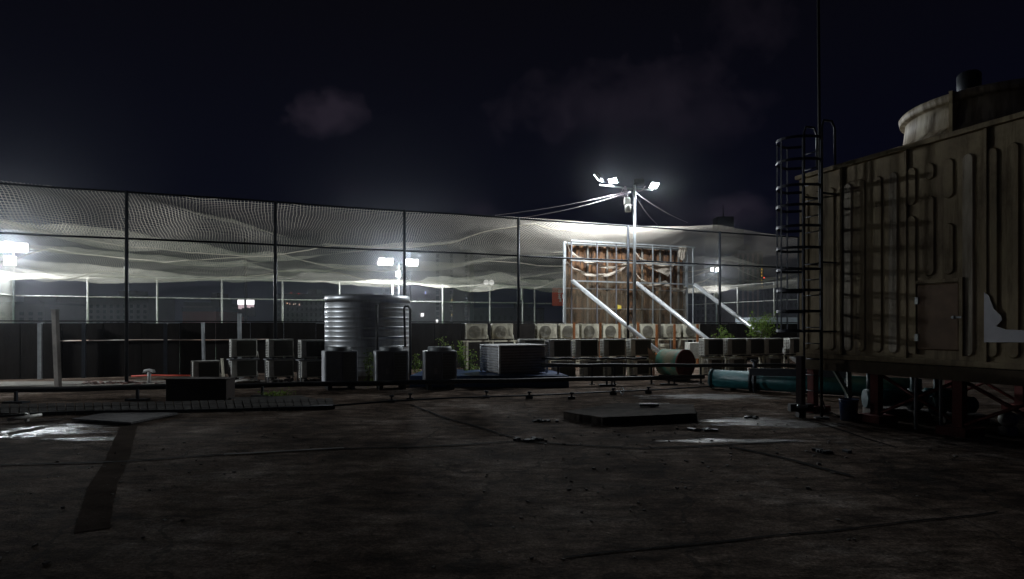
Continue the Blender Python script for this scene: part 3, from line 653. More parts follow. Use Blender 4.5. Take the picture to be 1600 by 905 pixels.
# three tall heat pump units
def make_vrf(label):
    t = thing("heat_pump_unit", (0, 0, 0), label, "heat pump", "tall units in front of the tank")
    w, d, h = .80, .62, .84; MB().box((0, 0, .13+h/2), (w, d, h), bev=.02).build("casing", m_grey, t)
    MB().box((-w/2-.004, 0, .13+h/2), (.012, d*.94, h*.97)).build("lit_side_panel", mat("side panel painted lit", (.82, .84, .88), .5, 0, .2), t)  # left face paler than the casing: floodlight painted into its colour
    MB().box((.19, -d/2-.006, .13+h/2), (.30, .012, h*.90)).build("coil_panel", m_dark, t)
    g = MB(); g.box((.03, -d/2-.012, .13+h/2), (.02, .02, h*.92)); g.box((.355, -d/2-.012, .13+h/2), (.02, .02, h*.92))
    for i in range(12): g.box((.19, -d/2-.014, .13+h*(.06+.08*i)), (.30, .006, .006))
    g.build("coil_guard", m_grey, t)
    MB().box((-.13, -d/2-.006, .13+h*.40), (.07, .01, .15)).build("rating_plate", mat("label grey", (.30, .30, .30), .5), t)
    f = MB(); f.lathe((0, 0, .13+h), [(.30, 0), (.30, .085), (.285, .10), (.27, .10), (.27, .02), (0, .015)], 28)
    for i in range(6): a = math.pi*i/6; f.box((0, 0, .13+h+.095), (.56, .008, .006), (math.cos(a), math.sin(a), 0))
    f.build("fan_shroud", mat("shroud grey", (.26, .28, .29), .5, .2), t)
    for s in (-1, 1): MB().box((s*.28, 0, .065), (.10, d*1.02, .13)).build("foot", m_black, t)
    return t
vp = None
for i, (px, lab) in enumerate(((531, "tall heat pump unit left of the tank centre"), (611, "tall heat pump unit at the tank's right half"), (687, "tall heat pump unit beside the green weeds"))):
    if vp is None: o = vp = make_vrf(lab)
    else: o = copy_tree(vp); o['label'] = lab
    o.location = ray(px, 15.6); o.rotation_euler = (0, 0, .42-.10*i)

# slatted box on blue slab
sl = MB(); A1, B1, C1, D1 = G(690, 601, .30), G(888, 588, .30), G(820, 578, .30), G(650, 590, .30)
A1, B1 = P(640, 583, 16.0), P(889, 586, 16.0)
q = [Vector((A1.x, 16.0, 0)), Vector((B1.x, 16.0, 0)), Vector((B1.x-.35, 18.1, 0)), Vector((A1.x+.1, 18.3, 0))]
hh = .30
sl.quad([p+UP*hh*(1+.03*random.uniform(-1, 1)) for p in q])
for i in range(4): a, c = q[i], q[(i+1) % 4]; sl.quad([a, c, c+UP*hh*.99, a+UP*hh*.99])
tag(sl.build("tarp_slab", m_blue), "low flat slab wrapped in blue tarpaulin in front of the slatted box", "slab")
lb = thing("louvre_box", ray(797, 17.1)+UP*.31, "metal box with slatted sides standing on the blue slab", "louvre box"); ly = .45
X2 = Vector((math.cos(ly), math.sin(ly), 0)); Y2 = Vector((-math.sin(ly), math.cos(ly), 0)); c = ray(802, 17.15)
w_, d_, h_ = 1.42, 1.25, .74; zc = .31+h_/2
m_lb = mat("grey white louvre paint", (.80, .80, .80), .45, .2, .3); m_lbd = mat("inner louvre shade", (.18, .16, .15), .7)
MB().box(c+UP*zc, (w_*.95, d_*.95, h_*.96), X2).build("core", m_lbd, lb)
MB().box(c+UP*(zc+h_/2+.015), (w_*1.04, d_*1.04, .03), X2).build("lid", m_lb, lb)
fm = MB()
for sx in (-1, 1):
    for sy in (-1, 1): fm.box(c+X2*(sx*w_/2)+Y2*(sy*d_/2)+UP*zc, (.05, .05, h_), X2)
fm.build("corner_frame", m_lb, lb)
s1, s2 = MB(), MB()
for k in range(9):
    z = .31+.06+k*(h_-.08)/9
    s1.box(c-X2*(w_/2+.01)+UP*(z+.02), (.012, d_*.92, .075), (X2+UP*.75).normalized(), Y2, (UP-X2*.75).normalized())
    s2.box(c-Y2*(d_/2+.01)+UP*(z+.02), (w_*.93, .012, .07), X2, (Y2+UP*.7).normalized(), (UP-Y2*.7).normalized())
s1.build("side_slats", m_lb, lb); s2.build("front_slats", mat("shaded brown grey slats", (.42, .37, .35), .6), lb)  # lit side and shaded front painted in: front slats get a darker colour

# rusty drum
dr = thing("drum", ray(1058, 18.0), "round drum lying on its side with a rusty dark red end", "drum"); ax_ = Vector((.56, -.83, 0)).normalized(); dc = ray(1054, 18.2)+UP*.50
b = MB(); b.lathe(dc, [(.0, -.42), (.37, -.42), (.40, -.40), (.40, .38)], 32, axis=ax_); b.build("barrel", mat("green and cream drum paint", (.20, .18, .11), .6, 0, .5, 1.4, .2, col2=(.04, .16, .11), thr=.46, soft=.05), dr)
b = MB(); b.lathe(dc, [(.40, .38), (.415, .38), (.415, .43), (.38, .44), (.36, .41), (0, .41)], 32, axis=ax_); b.build("end_cap", mat("dark red rusted plate", (.16, .04, .028), .7, .1, .5, 6, .3), dr)
for s in (-.25, .25): b = MB(); b.box(ray(1054, 18.2)+ax_*s+UP*.07, (.08, .7, .14), ax_); b.build("cradle", m_frame, dr)
dp = MB(); p = ray(1022, 18.6); dp.quad([p+Vector((-.2, 0, .95)), p+Vector((.18, 0, .62)), p+Vector((.2, .02, .45)), p+Vector((-.15, .02, .6))]); dp.box(p+Vector((0, .05, .3)), (.05, .05, .6))
tag(dp.build("rusty_cover", mat("pinkish rusted cover", (.55, .28, .18), .7, 0, .6, 4)), "pinkish orange rusted cover sheet left of the drum", "cover")

# ------------------------------------------------------------------ black pipe runs
def run(px0, y0, D0, px1, y1, D1, r, m, name, lab, cat, n=20, sag=.01):
    a, c = P(px0, y0, D0), P(px1, y1, D1); b = MB(); b.tube([a.lerp(c, i/n)+UP*sag*math.sin(i*1.7) for i in range(n+1)], r, 8)
    return tag(b.build(name, m), lab, cat)
run(-120, 612, 12.6, 1100, 589, 16.9, .06, m_black, "insulated_pipe", "long black insulated pipe crossing the whole deck at ankle height", "pipe")
run(846, 571, 16.5, 1300, 571, 17.4, .05, m_black, "insulated_pipe", "thick black pipe in front of the lower condensers", "pipe")
run(846, 560.5, 16.7, 1010, 560.5, 17.0, .03, m_black, "insulated_pipe", "thin black pipe above the thick one by the slatted box", "pipe")
for i, (px, yf) in enumerate(((25, 630), (215, 626), (410, 620), (948, 603), (1045, 602))):
    f = G(px, yf); b = MB(); zt = (H-(612-.0189*(px+120)-HZ)/F*f.y)-.03; b.box(f+UP*.02, (.42, .22, .04)); b.box(f+UP*(zt/2), (.05, .05, zt)); 
    if px > 900: b.box(f+UP*(zt/2)+Vector((.14, 0, 0)), (.04, .04, zt))
    tag(b.build("pipe_support", m_frame), ["pipe support nearest the left edge", "pipe support left of the brown box", "pipe support right of the brown box", "twin legged pipe support right of the blue slab", "twin legged pipe support below the drum"][i], "support", "supports of the long black pipe")
for i, px in enumerate((872, 925, 960, 1018, 1095, 1175, 1245)):
    D = 16.5+(px-846)/454*.9; a = P(px, 571, D); f = ray(px, D); b = MB(); b.box((a+f)/2, (.045, .045, a.z)); b.box(f+UP*.01, (.14, .12, .02)); tag(b.build("pipe_stand", m_black), ordn[i]+" black stand from the left under the thick pipe", "stand", "stands of the thick black pipe")
cp = [G(520, 634, .07), G(610, 627, .08), G(700, 622, .08), G(830, 618, .08), G(960, 612, .08), G(1045, 608, .08), G(1150, 601, .08)]
b = MB(); b.tube(cp, .018, 8); tag(b.build("conduit", m_frame), "thin dark conduit lying across the middle of the deck", "conduit")
cp = [G(-60, 655, .07), G(60, 646, .09), G(150, 643, .07), G(350, 641, .07), G(520, 634, .07)]
b = MB(); b.tube(cp, .022, 8); tag(b.build("conduit", m_frame), "thin dark conduit along the paver path on the left", "conduit")
b = MB(); b.tube([G(12, 656, .12), G(42, 652, .12), G(64, 648, .12)], .028, 8); b.box(G(42, 652, .07), (.05, .05, .14)); tag(b.build("pipe_stub", m_white), "short pale pipe stub at the end of the paver path", "pipe")
for i, (px, py) in enumerate(((612, 629), (641, 626), (760, 622), (827, 623), (893, 624), (958, 617), (1013, 615))):
    f = G(px, py); b = MB(); b.box(f+UP*.03, (.16, .07, .06), bev=.01); b.box(f+UP*.10, (.035, .035, .12)); b.tube([f+Vector((-.04, -.02, .14)), f+Vector((.05, -.02, .14))], .02, 6)
    tag(b.build("pipe_clamp", m_frame), ordn[i]+" small clamp from the left holding the thin conduit", "clamp", "clamps on the thin conduit")
b = MB(); c = G(972, 611, .10); b.lathe(c, [(.075, -.008), (.09, 0), (.075, .008), (.06, 0), (.075, -.008)], 20, axis=(1, .4, 0)); b.box(c-UP*.09, (.03, .03, .04)); tag(b.build("cable_ring", m_galv), "upright pale ring of cable on the thin conduit", "ring")

# ------------------------------------------------------------------ left foreground things
def post(px0, y0, px1, y1, w, m, name, lab, cat="post"):
    D = F*H/(y1-HZ); a = P(px0, y0, D); c = P(px1, y1, D); b = MB(); d = (a-c).normalized(); b.box((a+c)/2, (w, w, (a-c).length), (1, 0, 0), None, d, bev=.006); b.box(a+d*.02, (w*1.15, w*1.15, .03), (1, 0, 0), None, d); b.box(c+UP*.01, (w*2, w*2, .02))
    return tag(b.build(name, m), lab, cat)
post(86, 486, 91, 606, .12, m_conc, "concrete_post", "leaning pale square post standing free on the left")
post(317, 506, 319, 592, .075, m_galv, "steel_post", "thin steel post above the single low condenser")
post(347, 562, 349, 592, .06, m_beige, "short_post", "short pale stub post right of the single condenser")
post(374, 492, 375, 591, .09, m_galv, "steel_post", "grey steel post rising behind the left condenser stack")
b = MB(); f = G(233, 600); b.tube([f, f+UP*.33], .045, 10); b.tube([f+Vector((-.13, 0, .31)), f+Vector((-.12, 0, .36)), f+Vector((0, 0, .38)), f+Vector((.12, 0, .36)), f+Vector((.13, 0, .31))], .04, 10); tag(b.build("vent_pipe", mat("white pvc", (.75, .75, .75), .4)), "small white T shaped vent pipe left of the brown box", "vent pipe")
b = MB(); b.box(ray(314, 13.25)+UP*.23, (1.27, .45, .46), (1, .02, 0), bev=.012); b.box(ray(314, 13.25)+UP*.465, (1.31, .49, .02), (1, .02, 0)); tag(b.build("planter_box", mat("dark brown planter", (.035, .022, .016), .8, 0, .4)), "dark brown rectangular box in front of the single condenser", "planter box")
b = MB(); q = [G(113, 654, .05), G(205, 660, .05), G(278, 645, .05), G(192, 640, .05)]; 
b.quad(q); 
for i in range(4): b.quad([q[i]-UP*.03, q[(i+1) % 4]-UP*.03, q[(i+1) % 4], q[i]])
b.box(G(195, 650, .012), (.9, .5, .022)); tag(b.build("cover_board", mat("pale weathered board", (.24, .23, .23), .9, 0, .6, 5, .4, spec=.15, stretch=(1, 4, 1))), "pale grey board lying flat on the deck at the left", "board")
# rubble & litter
def rubble(name, pts, n, m, lab, s=.1, sp=.35):
    b = MB()
    for i in range(n):
        u = random.random(); p = Vector(pts[0]).lerp(Vector(pts[1]), u)+Vector((random.gauss(0, sp*.4), random.gauss(0, sp), 0)); k = s*random.uniform(.3, 1.2); a = random.uniform(0, 3.1)
        b.box(p+UP*k*.22, (k, k*random.uniform(.4, .9), k*random.uniform(.15, .5)), (math.cos(a), math.sin(a), random.uniform(-.2, .2)), None, (random.uniform(-.2, .2), random.uniform(-.2, .2), 1))
    return tag(b.build(name, m), lab, "rubble", None, "stuff")
rubble("rubble", [G(130, 601), G(262, 600)], 90, mat("mixed rubble", (.38, .36, .36), .8, 0, .7, 9, col2=(.25, .09, .05)), "heap of broken rubble along the left gutter", .14, .25)
rubble("rubble", [G(355, 597), G(505, 597)], 120, m_conc, "broken rubble under the left condenser stacks", .13, .25)
rubble("rubble", [G(700, 590), G(1080, 592)], 120, m_conc, "loose rubble along the condenser rows", .10, .5)
rubble("gravel", [G(0, 760), G(500, 700)], 130, m_conc, "scattered grit on the left of the deck", .03, 1.6)
rubble("gravel", [G(850, 690), G(1350, 700)], 200, m_conc, "scattered grit near the wet patch", .035, 1.5)
rubble("gravel", [G(500, 820), G(1300, 780)], 120, m_conc, "scattered grit in the dark foreground", .025, 1.2)
b = MB(); b.grid(lambda u, v: G(362+(510-362)*0+40*u, 598-6*v, .02+.16*math.sin(math.pi*u)*math.sin(math.pi*v)**.7+.03*fbm(u*5, v*5)), 20, 10); tag(b.build("cement_sack", mat("pale sack", (.40, .38, .35), .8, 0, .3)), "pale slumped sack before the left condenser stack", "sack")
b = MB(); b.tube([G(205, 588, .03), G(240, 586.5, .04), G(270, 587, .04), G(300, 587, .03)], .028, 6); tag(b.build("hose", mat("red hose", (.55, .06, .03), .5)), "thin red hose on the ground behind the white vent pipe", "hose")
b = MB(); b.tube([G(162, 606, .05), G(190, 604.5, .05), G(225, 604, .05)], .03, 6); tag(b.build("hose", mat("orange hose", (.5, .14, .07), .6)), "short orange hose lying in the rubble on the left", "hose")
# hatch slab, foreground
b = MB(); q = [G(874, 640, .0), G(942, 664, 0), G(1087, 660, 0), G(1085, 634, 0)]; q = [G(880, 655, 0), G(942, 665, 0), G(1088, 658, 0), G(1083, 643, 0), G(965, 640, 0)]
q2 = []
for i in range(len(q)):
    for j in range(14): p = q[i].lerp(q[(i+1) % len(q)], j/14); q2.append(p+Vector((random.gauss(0, .008), random.gauss(0, .012), 0)))
q = q2
hs = .13; b.quad([p+UP*hs for p in q])
for i in range(len(q)): a, c = q[i], q[(i+1) % len(q)]; b.quad([a, c, c+UP*hs, a+UP*hs])
tag(b.build("hatch_slab", mat("dark worn slab concrete", (.13, .11, .095), .95, 0, .7, 4, .5, 30, spec=.08)), "low concrete hatch slab on the deck right of centre", "slab")
b = MB(); c = G(1014, 633, .165); b.box(c, (.36, .08, .05), (1, .1, 0), bev=.01); b.box(c+Vector((.06, 0, -.02)), (.1, .1, .05)); tag(b.build("handle_bar", m_frame), "small dark bar lying on the hatch slab", "bar")
for i, (px, py) in enumerate(((849, 658), (1176, 652), (1105, 671), (1298, 705), (818, 686))):
    b = MB()
    for k in range(7): a = random.uniform(0, 3); b.box(G(px, py, .015)+Vector((random.gauss(0, .09), random.gauss(0, .06), 0)), (random.uniform(.05, .16), .05, .03), (math.cos(a), math.sin(a), 0), None, (random.uniform(-.3, .3), .1, 1))
    tag(b.build("debris", m_frame), ["dark scrap left of the hatch slab", "dark scrap beside the wet patch", "dark scrap right below the hatch slab", "dark scrap lying right of the long joint", "dark scrap on the joint in the middle"][i], "debris")

# ------------------------------------------------------------------ plants
def plant(px, D, zb, h, w, n, lab, cat="plant", ls=.07, up=.6):
    base = ray(px, D)+UP*zb; t = thing("weed_plant", base, lab, cat, "weeds growing among the units"); st = MB(); lf = MB()
    for k in range(max(4, n//45)):
        a = random.uniform(0, 6.28); r = w/2*random.uniform(.1, 1); tip = base+Vector((math.cos(a)*r, math.sin(a)*r*.6, h*random.uniform(.55, 1))); mid = base.lerp(tip, .5)+Vector((0, 0, h*.1))+Vector((random.gauss(0, .03), 0, 0))
        pts = [base+Vector((math.cos(a)*.03, math.sin(a)*.03, -.02)), mid, tip]; st.tube(pts, .010, 5, r2=.003)
        for j in range(45):
            f = random.random()**up; p = (pts[0].lerp(mid, f*2) if f < .5 else mid.lerp(tip, f*2-1)); o = Vector((random.gauss(0, 1), random.gauss(0, 1), random.gauss(0, .6))).normalized(); s = ls*random.uniform(.5, 1.2); p = p+o*random.uniform(.0, .10)
            n2 = o.cross(Vector((random.gauss(0, 1), random.gauss(0, 1), random.gauss(0, 1)))).normalized()*s*.28; lf.quad([p, p+o*s*.5+n2, p+o*s-UP*s*.15, p+o*s*.5-n2])
    st.build("stem", m_stem, t); lf.build("foliage", m_leaf, t)
plant(651, 17.8, 0, .85, .28, 220, "slim green weed right beside the steel tank")
plant(700, 19.5, .2, 1.05, .7, 250, "green weed rising behind the heat pump units")
plant(729, 17.9, .05, 1.15, .65, 450, "leafy green weed left of the slatted box")
plant(745, 18.2, 0, .6, .6, 200, "low green weed at the foot of the slatted box")
plant(1129, 21.3, .6, 1.1, .75, 420, "upright leafy plant above the condensers right of the drum")
plant(1189, 21.5, .5, 1.65, 1.35, 1300, "bushy green plant behind the right brace", "shrub", .09)
plant(1105, 21.2, .6, .6, .5, 160, "small green weed by the middle brace")
plant(430, 13.8, 0, .12, 1.2, 320, "low green weeds creeping at the path edge", "weeds", .05)
plant(576, 15.9, .05, .95, .5, 160, "dim weed in the gap between the heat pumps")
b = MB(); a, c = P(1160, 497, 38), P(1262, 497, 38); zt = a.z; b.box((a+c)/2-UP*.12, ((c-a).length, 2.4, .28)); b.box((a+c)/2-UP*.38, ((c-a).length*.97, 2.2, .22)); b.box(Vector(((a.x+c.x)/2, a.y, (zt-.5)/2)), ((c-a).length*.9, 1.8, zt-.5))
tag(b.build("shed_roof", mat("pale blue grey roof sheet", (.6, .66, .72), .5, 0, .15)), "pale flat roofed shed beyond the bushy plant", "shed")

# ------------------------------------------------------------------ cooling tower
A0 = Vector((5.38, 11.5, 0)); TE = Vector((.363, -.932, 0)); TN = Vector((-.932, -.363, 0)); TL = 4.25; ZB, ZR = 1.03, 4.34
def tw(s, z, out=0): return A0+TE*s+TN*out+UP*z
ct = thing("cooling_tower", tw(2.1, 0, -2.1), "huge beige fibreglass cooling tower with ribbed panels at the right", "cooling tower")
b = MB()
def boxs(s0, s1, z0, z1, o0, o1, bev=0): b.box(tw((s0+s1)/2, (z0+z1)/2, (o0+o1)/2), (abs(s1-s0), abs(o1-o0), z1-z0), TE, TN, UP, bev)
boxs(0, TL, ZB, ZR, -4.2, 0); b.build("tower_body", m_frp, ct)
k = 1.073; ribs = [-.0]
seams = [0.0, .87*k, 1.95*k, 3.02*k, TL]
shadow_gap = MB()
def pill(bb, s, w, z0, z1, out=.026):
    n = 8; r = w/2; ring = [(s+r*math.cos(math.pi*i/n), z1-r+r*math.sin(math.pi*i/n)) for i in range(n+1)]+[(s-r*math.cos(math.pi*i/n), z0+r-r*math.sin(math.pi*i/n)) for i in range(n+1)]
    inner = [(s+(x-s)*.80, z if z0+r < z < z1-r else (z1-r+(z-(z1-r))*.80 if z >= z1-r else z0+r+(z-(z0+r))*.80)) for x, z in ring]
    m = len(ring)
    for i in range(m):
        j = (i+1) % m; bb.quad([tw(ring[i][0], ring[i][1], .001), tw(ring[j][0], ring[j][1], .001), tw(inner[j][0], inner[j][1], out), tw(inner[i][0], inner[i][1], out)], False)
    bb.quad([tw(x, z, out) for x, z in inner])
rightedge = [.22, .46, .74, 1.06, 1.30, 1.58, 1.83, 2.11, 2.37, 2.63, 2.88, 3.17, 3.41, 3.66]
for i, re in enumerate(rightedge):
    s = (re-.085)*k; z0, z1 = 1.16, ZR-.30; bb = MB()
    if i == 7: spans = [(3.45, z1), (1.16, 3.3)]
    elif i == 8: spans = [(3.78, z1), (2.34, 3.55)]
    elif i == 9: spans = [(3.45, z1), (2.34, 3.1)]
    else: spans = [(z0, z1)]
    for a_, c_ in spans: bb = MB(); pill(bb, s, .165, a_, c_); bb.build("rib", m_frp2 if i in (3, 6, 10) else m_frp, ct)
for s in seams[1:-1]:
    bb = MB(); bb.box(tw(s, (ZB+ZR)/2, .022), (.035, .044, ZR-ZB), TE, TN, UP)
    for q in range(12): bb.lathe(tw(s+.03, ZB+.2+q*.26, .0), [(0, .012), (.012, .01), (.014, 0)], 6, axis=TN)
    bb.build("panel_flange", m_frp, ct)
bb = MB(); bb.box(tw(TL/2, ZR+.02, -.0), (TL+.06, .16, .07), TE, TN, UP); bb.build("rim_lip", m_frp, ct); bb = MB(); bb.box(tw(TL/2, ZB+.03, .015), (TL+.06, .09, .08), TE, TN, UP); bb.build("bottom_lip", m_frp, ct)
CC = tw(2.08, 0, -2.11); n = 40
bb = MB()    # low conical deck from the square rim up to the fan stack
for i in range(n):
    def pq(j):
        a = 2*math.pi*j/n; c_, s_ = math.cos(a), math.sin(a); q = 2.05/max(abs(c_), abs(s_)); return CC+TE*c_*q+TN*s_*q+UP*(ZR+.05), CC+TE*c_*1.42+TN*s_*1.42+UP*(ZR+.30)
    (a, a2), (c, c2) = pq(i), pq(i+1); bb.quad([a, c, c2, a2])
bb.build("top_deck", m_frp, ct)
bb = MB(); bb.lathe(CC, [(1.42, ZR+.28), (1.30, ZR+.42), (1.26, ZR+.78), (1.34, ZR+.80), (1.36, ZR+.90), (1.33, ZR+.93), (1.26, ZR+.92), (1.2, ZR+.4)], 72); st_ = bb.build("fan_stack", m_frp2, ct)
bb = MB()
dv = (Vector((.724, 1, 0))*9.7+UP*0-CC); dv.z = 0; dv.normalize()
for dd in (dv, Matrix.Rotation(1.05, 3, 'Z') @ dv):
    bb = MB(); bb.box(CC+dd*1.36+UP*(ZR+.60), (.16, .05, .66), dd, None, UP); bb.build("stack_flange", m_frp, ct)
bb = MB(); p = P(1514, 130, 10.2); bb.lathe(p-UP*.2, [(0, 0), (.15, 0), (.17, .05), (.17, .33), (.14, .37), (0, .38)], 18); bb.box(p-UP*.23, (.5, .25, .06), TE); bb.box(Vector((p.x, p.y, 5.16)), (.12, .12, .3), TE); bb.build("fan_motor", m_frame, ct)
bb = MB(); bb.box(CC+UP*(ZR+.86), (2.4, .12, .1), TE); bb.build("motor_beam", m_frame, ct)
# door and missing paint patch
dz0, dz1, ds0, ds1 = 1.24, 2.22, 2.12*k, 2.70*k
bb = MB(); bb.box(tw((ds0+ds1)/2, (dz0+dz1)/2, .02), (ds1-ds0, .05, dz1-dz0), TE, TN, UP, .015); dd = bb.build("access_door", mat("brown access door", (.22, .13, .07), .6, 0, .4, 4), ct)
bb = MB(); 
for s_, w_ in ((ds0-.03, .05), (ds1+.03, .05)): bb.box(tw(s_, (dz0+dz1)/2, .03), (w_, .06, dz1-dz0+.14), TE, TN, UP)
bb.box(tw((ds0+ds1)/2, dz1+.04, .03), (ds1-ds0, .06, .05), TE, TN, UP); bb.build("door_frame", m_frp, dd)
bb = MB(); bb.lathe(tw(ds1-.06, 1.72, .045), [(0, .05), (.02, .05), (.025, 0)], 10, axis=TN); bb.box(tw(ds1-.02, 1.72, .06), (.13, .02, .025), TE, TN, UP); bb.build("handle", m_galv, dd)
bb = MB()
for z_ in (1.42, 1.98): bb.box(tw(ds0+.01, z_, .055), (.05, .02, .11), TE, TN, UP)
bb.build("hinge", m_galv, dd)
def tws(px, py):   # point of the tower side in that view direction
    p = (px-800)/F; s = (p*A0.y-A0.x)/(TE.x-p*TE.y); D = A0.y+TE.y*s; return s, H+(HZ-py)/F*D
pp = [tws(*q) for q in ((1541, 457), (1548, 462), (1556, 483), (1567, 493), (1569, 500), (1560, 510), (1575, 515), (1600, 516), (1640, 517), (1640, 538), (1600, 535), (1541, 535))]
bb = MB(); bb.quad([tw(s, z, .048) for s, z in pp]); m_ = len(pp)
for i in range(m_): j = (i+1) % m_; bb.quad([tw(*pp[i], .036), tw(*pp[j], .036), tw(*pp[j], .048), tw(*pp[i], .048)])
bb.build("repair_sheet", mat("pale grey repair sheet", (.85, .85, .90), .6, 0, .15), ct)
# base frame
bb = MB(); bb.box(tw(TL/2, .90, -.10), (TL+.1, .14, .20), TE, TN, UP); bb.build("base_beam", mat("brown channel", (.16, .12, .07), .7, 0, .4), ct)
bb = MB(); bb.box(tw(TL/2, .985, -2.1), (TL-.1, 3.9, .08), TE, TN, UP); bb.build("basin", m_frp, ct)
for s_ in (.12, 1.42, 2.75, 4.1):
    for o_ in (-.2, -4.0):
        bb = MB(); bb.box(tw(s_, .41, o_), (.14, .12, .79), TE, TN, UP); bb.box(tw(s_, .06, o_), (.42, .42, .12), TE, TN, UP); bb.build("leg", m_red, ct)
for s0, s1, o_ in ((1.42, 2.75, -.2), (2.75, 4.1, -.2), (.12, 1.42, -4.0), (1.42, 2.75, -4.0)):
    bb = MB(); bb.tube([tw(s0, .12, o_), tw(s1, .8, o_)], .028, 6); bb.tube([tw(s0, .8, o_-.06), tw(s1, .12, o_-.06)], .028, 6); bb.build("cross_brace", m_red, ct)
# ladder and cage
ld_ = thing("cage_ladder", tw(.3, 0, .08), "dark caged steel ladder fixed to the left end of the tower", "ladder"); r0, r1 = .42, .80; LO = .33
m_lad = mat("dark ladder steel", (.035, .038, .05), .45, .6)
for s_ in (r0, r1):
    bb = MB(); bb.tube([tw(s_, .35, LO), tw(s_, 5.05, LO), tw(s_, 5.16, LO-.04), tw(s_, 5.17, .10), tw(s_, 5.05, .03), tw(s_, 4.40, .02)], .020, 8); bb.build("rail", m_lad, ld_)
for i in range(16):
    bb = MB(); z_ = .45+.28*i; bb.tube([tw(r0, z_, LO), tw(r1, z_, LO)], .011, 6); bb.build("rung", m_lad, ld_)
def hoop(z): 
    q = []
    for i in range(15):
        a = math.pi*i/14; q.append(tw((r0+r1)/2+.36*math.cos(a)*(1 if True else 0), z, .55+.50*math.sin(a)))
    return [tw(r1, z, LO)]+q+[tw(r0, z, LO)]
for z_ in (1.5, 2.7, 3.9):
    for s_ in (r0, r1): bb = MB(); bb.box(tw(s_, z_, LO/2), (.03, LO, .03), TE, TN, UP); bb.build('standoff', m_lad, ld_)
hz = [1.6+(HZ-y)/F*10.7 for y in (222, 256, 295, 325, 357, 390, 423, 455, 487, 517)]
for z_ in hz:
    bb = MB(); q = hoop(z_)
    for (a, c) in zip(q, q[1:]): bb.box((a+c)/2, ((c-a).length+.004, .008, .045), (c-a), None, UP)
    bb.build("hoop", m_lad, ld_)
for i in (1, 4, 8, 12, 15):
    p = hoop(0)[i]; bb = MB(); bb.box(p+UP*(hz[0]+hz[-1])/2, (.03, .008, hz[0]-hz[-1]+.05), TE); bb.build("cage_strap", m_lad, ld_)
bb = MB(); bb.tube([ray(1284, 10.6), P(1281, 300, 10.6), P(1278, -90, 10.6)], .024, 10); bb.lathe(ray(1284, 10.6), [(0, .03), (.12, .03), (.12, 0)], 12); tag(bb.build("antenna_pole", m_black), "tall thin black antenna pole rising beside the ladder", "pole")
sp_ = thing("ladder_support", G(1251, 655), "upright channel post with a cross shoe at the tower corner", "post"); f = G(1251, 652); bb = MB(); bb.box(f+UP*.60, (.12, .09, .94), TE); bb.build("upright", mat("purple brown channel", (.07, .05, .055), .6, .2), sp_)
bb = MB(); bb.box(f+UP*.17, (.40, .12, .13), (1, 0, 0)); bb.box(f+UP*.05, (.12, .14, .10)); bb.build("shoe", m_black, sp_)
bb = MB(); bb.box(f+UP*.20+Vector((-.02, -.09, 0)), (.18, .08, .06), bev=.015); bb.build("clamp", m_galv, sp_)
# inverted pipes by the tower
for px, yb, lab in ((1431, 671, "left of the two bent vent pipes in front of the tower base"), (1470, 677, "right of the two bent vent pipes in front of the tower base")):
    f = G(px, yb); zt = 1.6-(557-HZ)/F*f.y; bb = MB(); r = .08; q = [f]+[f+Vector((r-r*math.cos(a), 0, zt-r+r*math.sin(a))) for a in [math.pi/2*i/6 for i in range(7)]]
    q += [q[-1]+Vector((.3, -.1, 0)), q[-1]+Vector((.75, -.05, -.03)), tw(3.2, zt-.05, -.05)]; bb.tube(q, .024, 8); tag(bb.build("bent_pipe", m_grey), lab, "pipe", "bent pipes before the tower base")
# bucket
bk = thing("bucket", ray(1326, 10.4), "dented blue plastic bucket standing under the tower", "bucket"); c = ray(1326, 10.4)
bb = MB(); bb.lathe(c, [(0, .005), (.125, .005), (.148, .33), (.155, .34), (.155, .36), (.145, .36), (.12, .02), (0, .02)], 24); bb.build("pail", mat("blue plastic", (.02, .06, .20), .4, 0, .6, 6, col2=(.10, .11, .14)), bk)
bb = MB(); bb.tube([c+Vector((.15*math.cos(a), -.15*math.sin(a)*.7, .33-.10*math.sin(a))) for a in [math.pi*i/10 for i in range(11)]], .005, 5); bb.build("handle", m_galv, bk)
# big teal main with flange and capped end
a, c = P(1113, 592, 15.6), P(1440, 604, 12.9); a.z = .26; c.z = .26; d = (c-a).normalized()
tp = thing("water_main", a, "thick teal water main lying on the deck and running under the tower", "pipe")
bb = MB(); bb.tube([a, c], .225, 28); bb.build("pipe_body", m_teal, tp)
bb = MB(); bb.lathe(a, [(0, -.03), (.24, -.03), (.25, 0), (.25, .04), (.225, .04)], 28, axis=d)
for ang in (0, math.pi/2): bb.box(a-d*.045, (.42, .03, .035), Vector((-d.y, d.x, 0))*math.cos(ang+.5)+UP*math.sin(ang+.5), d)
bb.build("end_cap", mat("dark teal cap", (.02, .09, .11), .5), tp)
for o_ in (1.0, 1.09):
    bb = MB(); bb.lathe(a+d*o_, [(.225, -.03), (.30, -.03), (.30, .03), (.225, .03)], 28, axis=d)
    for q in range(12): w = q*math.pi/6; s_ = Vector((-d.y, d.x, 0)); bb.box(a+d*(o_)+s_*.265*math.cos(w)+UP*.265*math.sin(w), (.03, .10, .03), s_, d)
    bb.build("flange", m_frame, tp)
bb = MB(); q = a+d*1.05; bb.tube([q+UP*.22, q+UP*.50], .05, 10); bb.lathe(q+UP*.44, [(.05, 0), (.09, .01), (.09, .04), (.05, .05)], 14); bb.tube([q+UP*.5+Vector((-.1, 0, 0)), q+UP*.5+Vector((.1, 0, 0))], .02, 6); bb.build("air_valve", m_frame, tp)
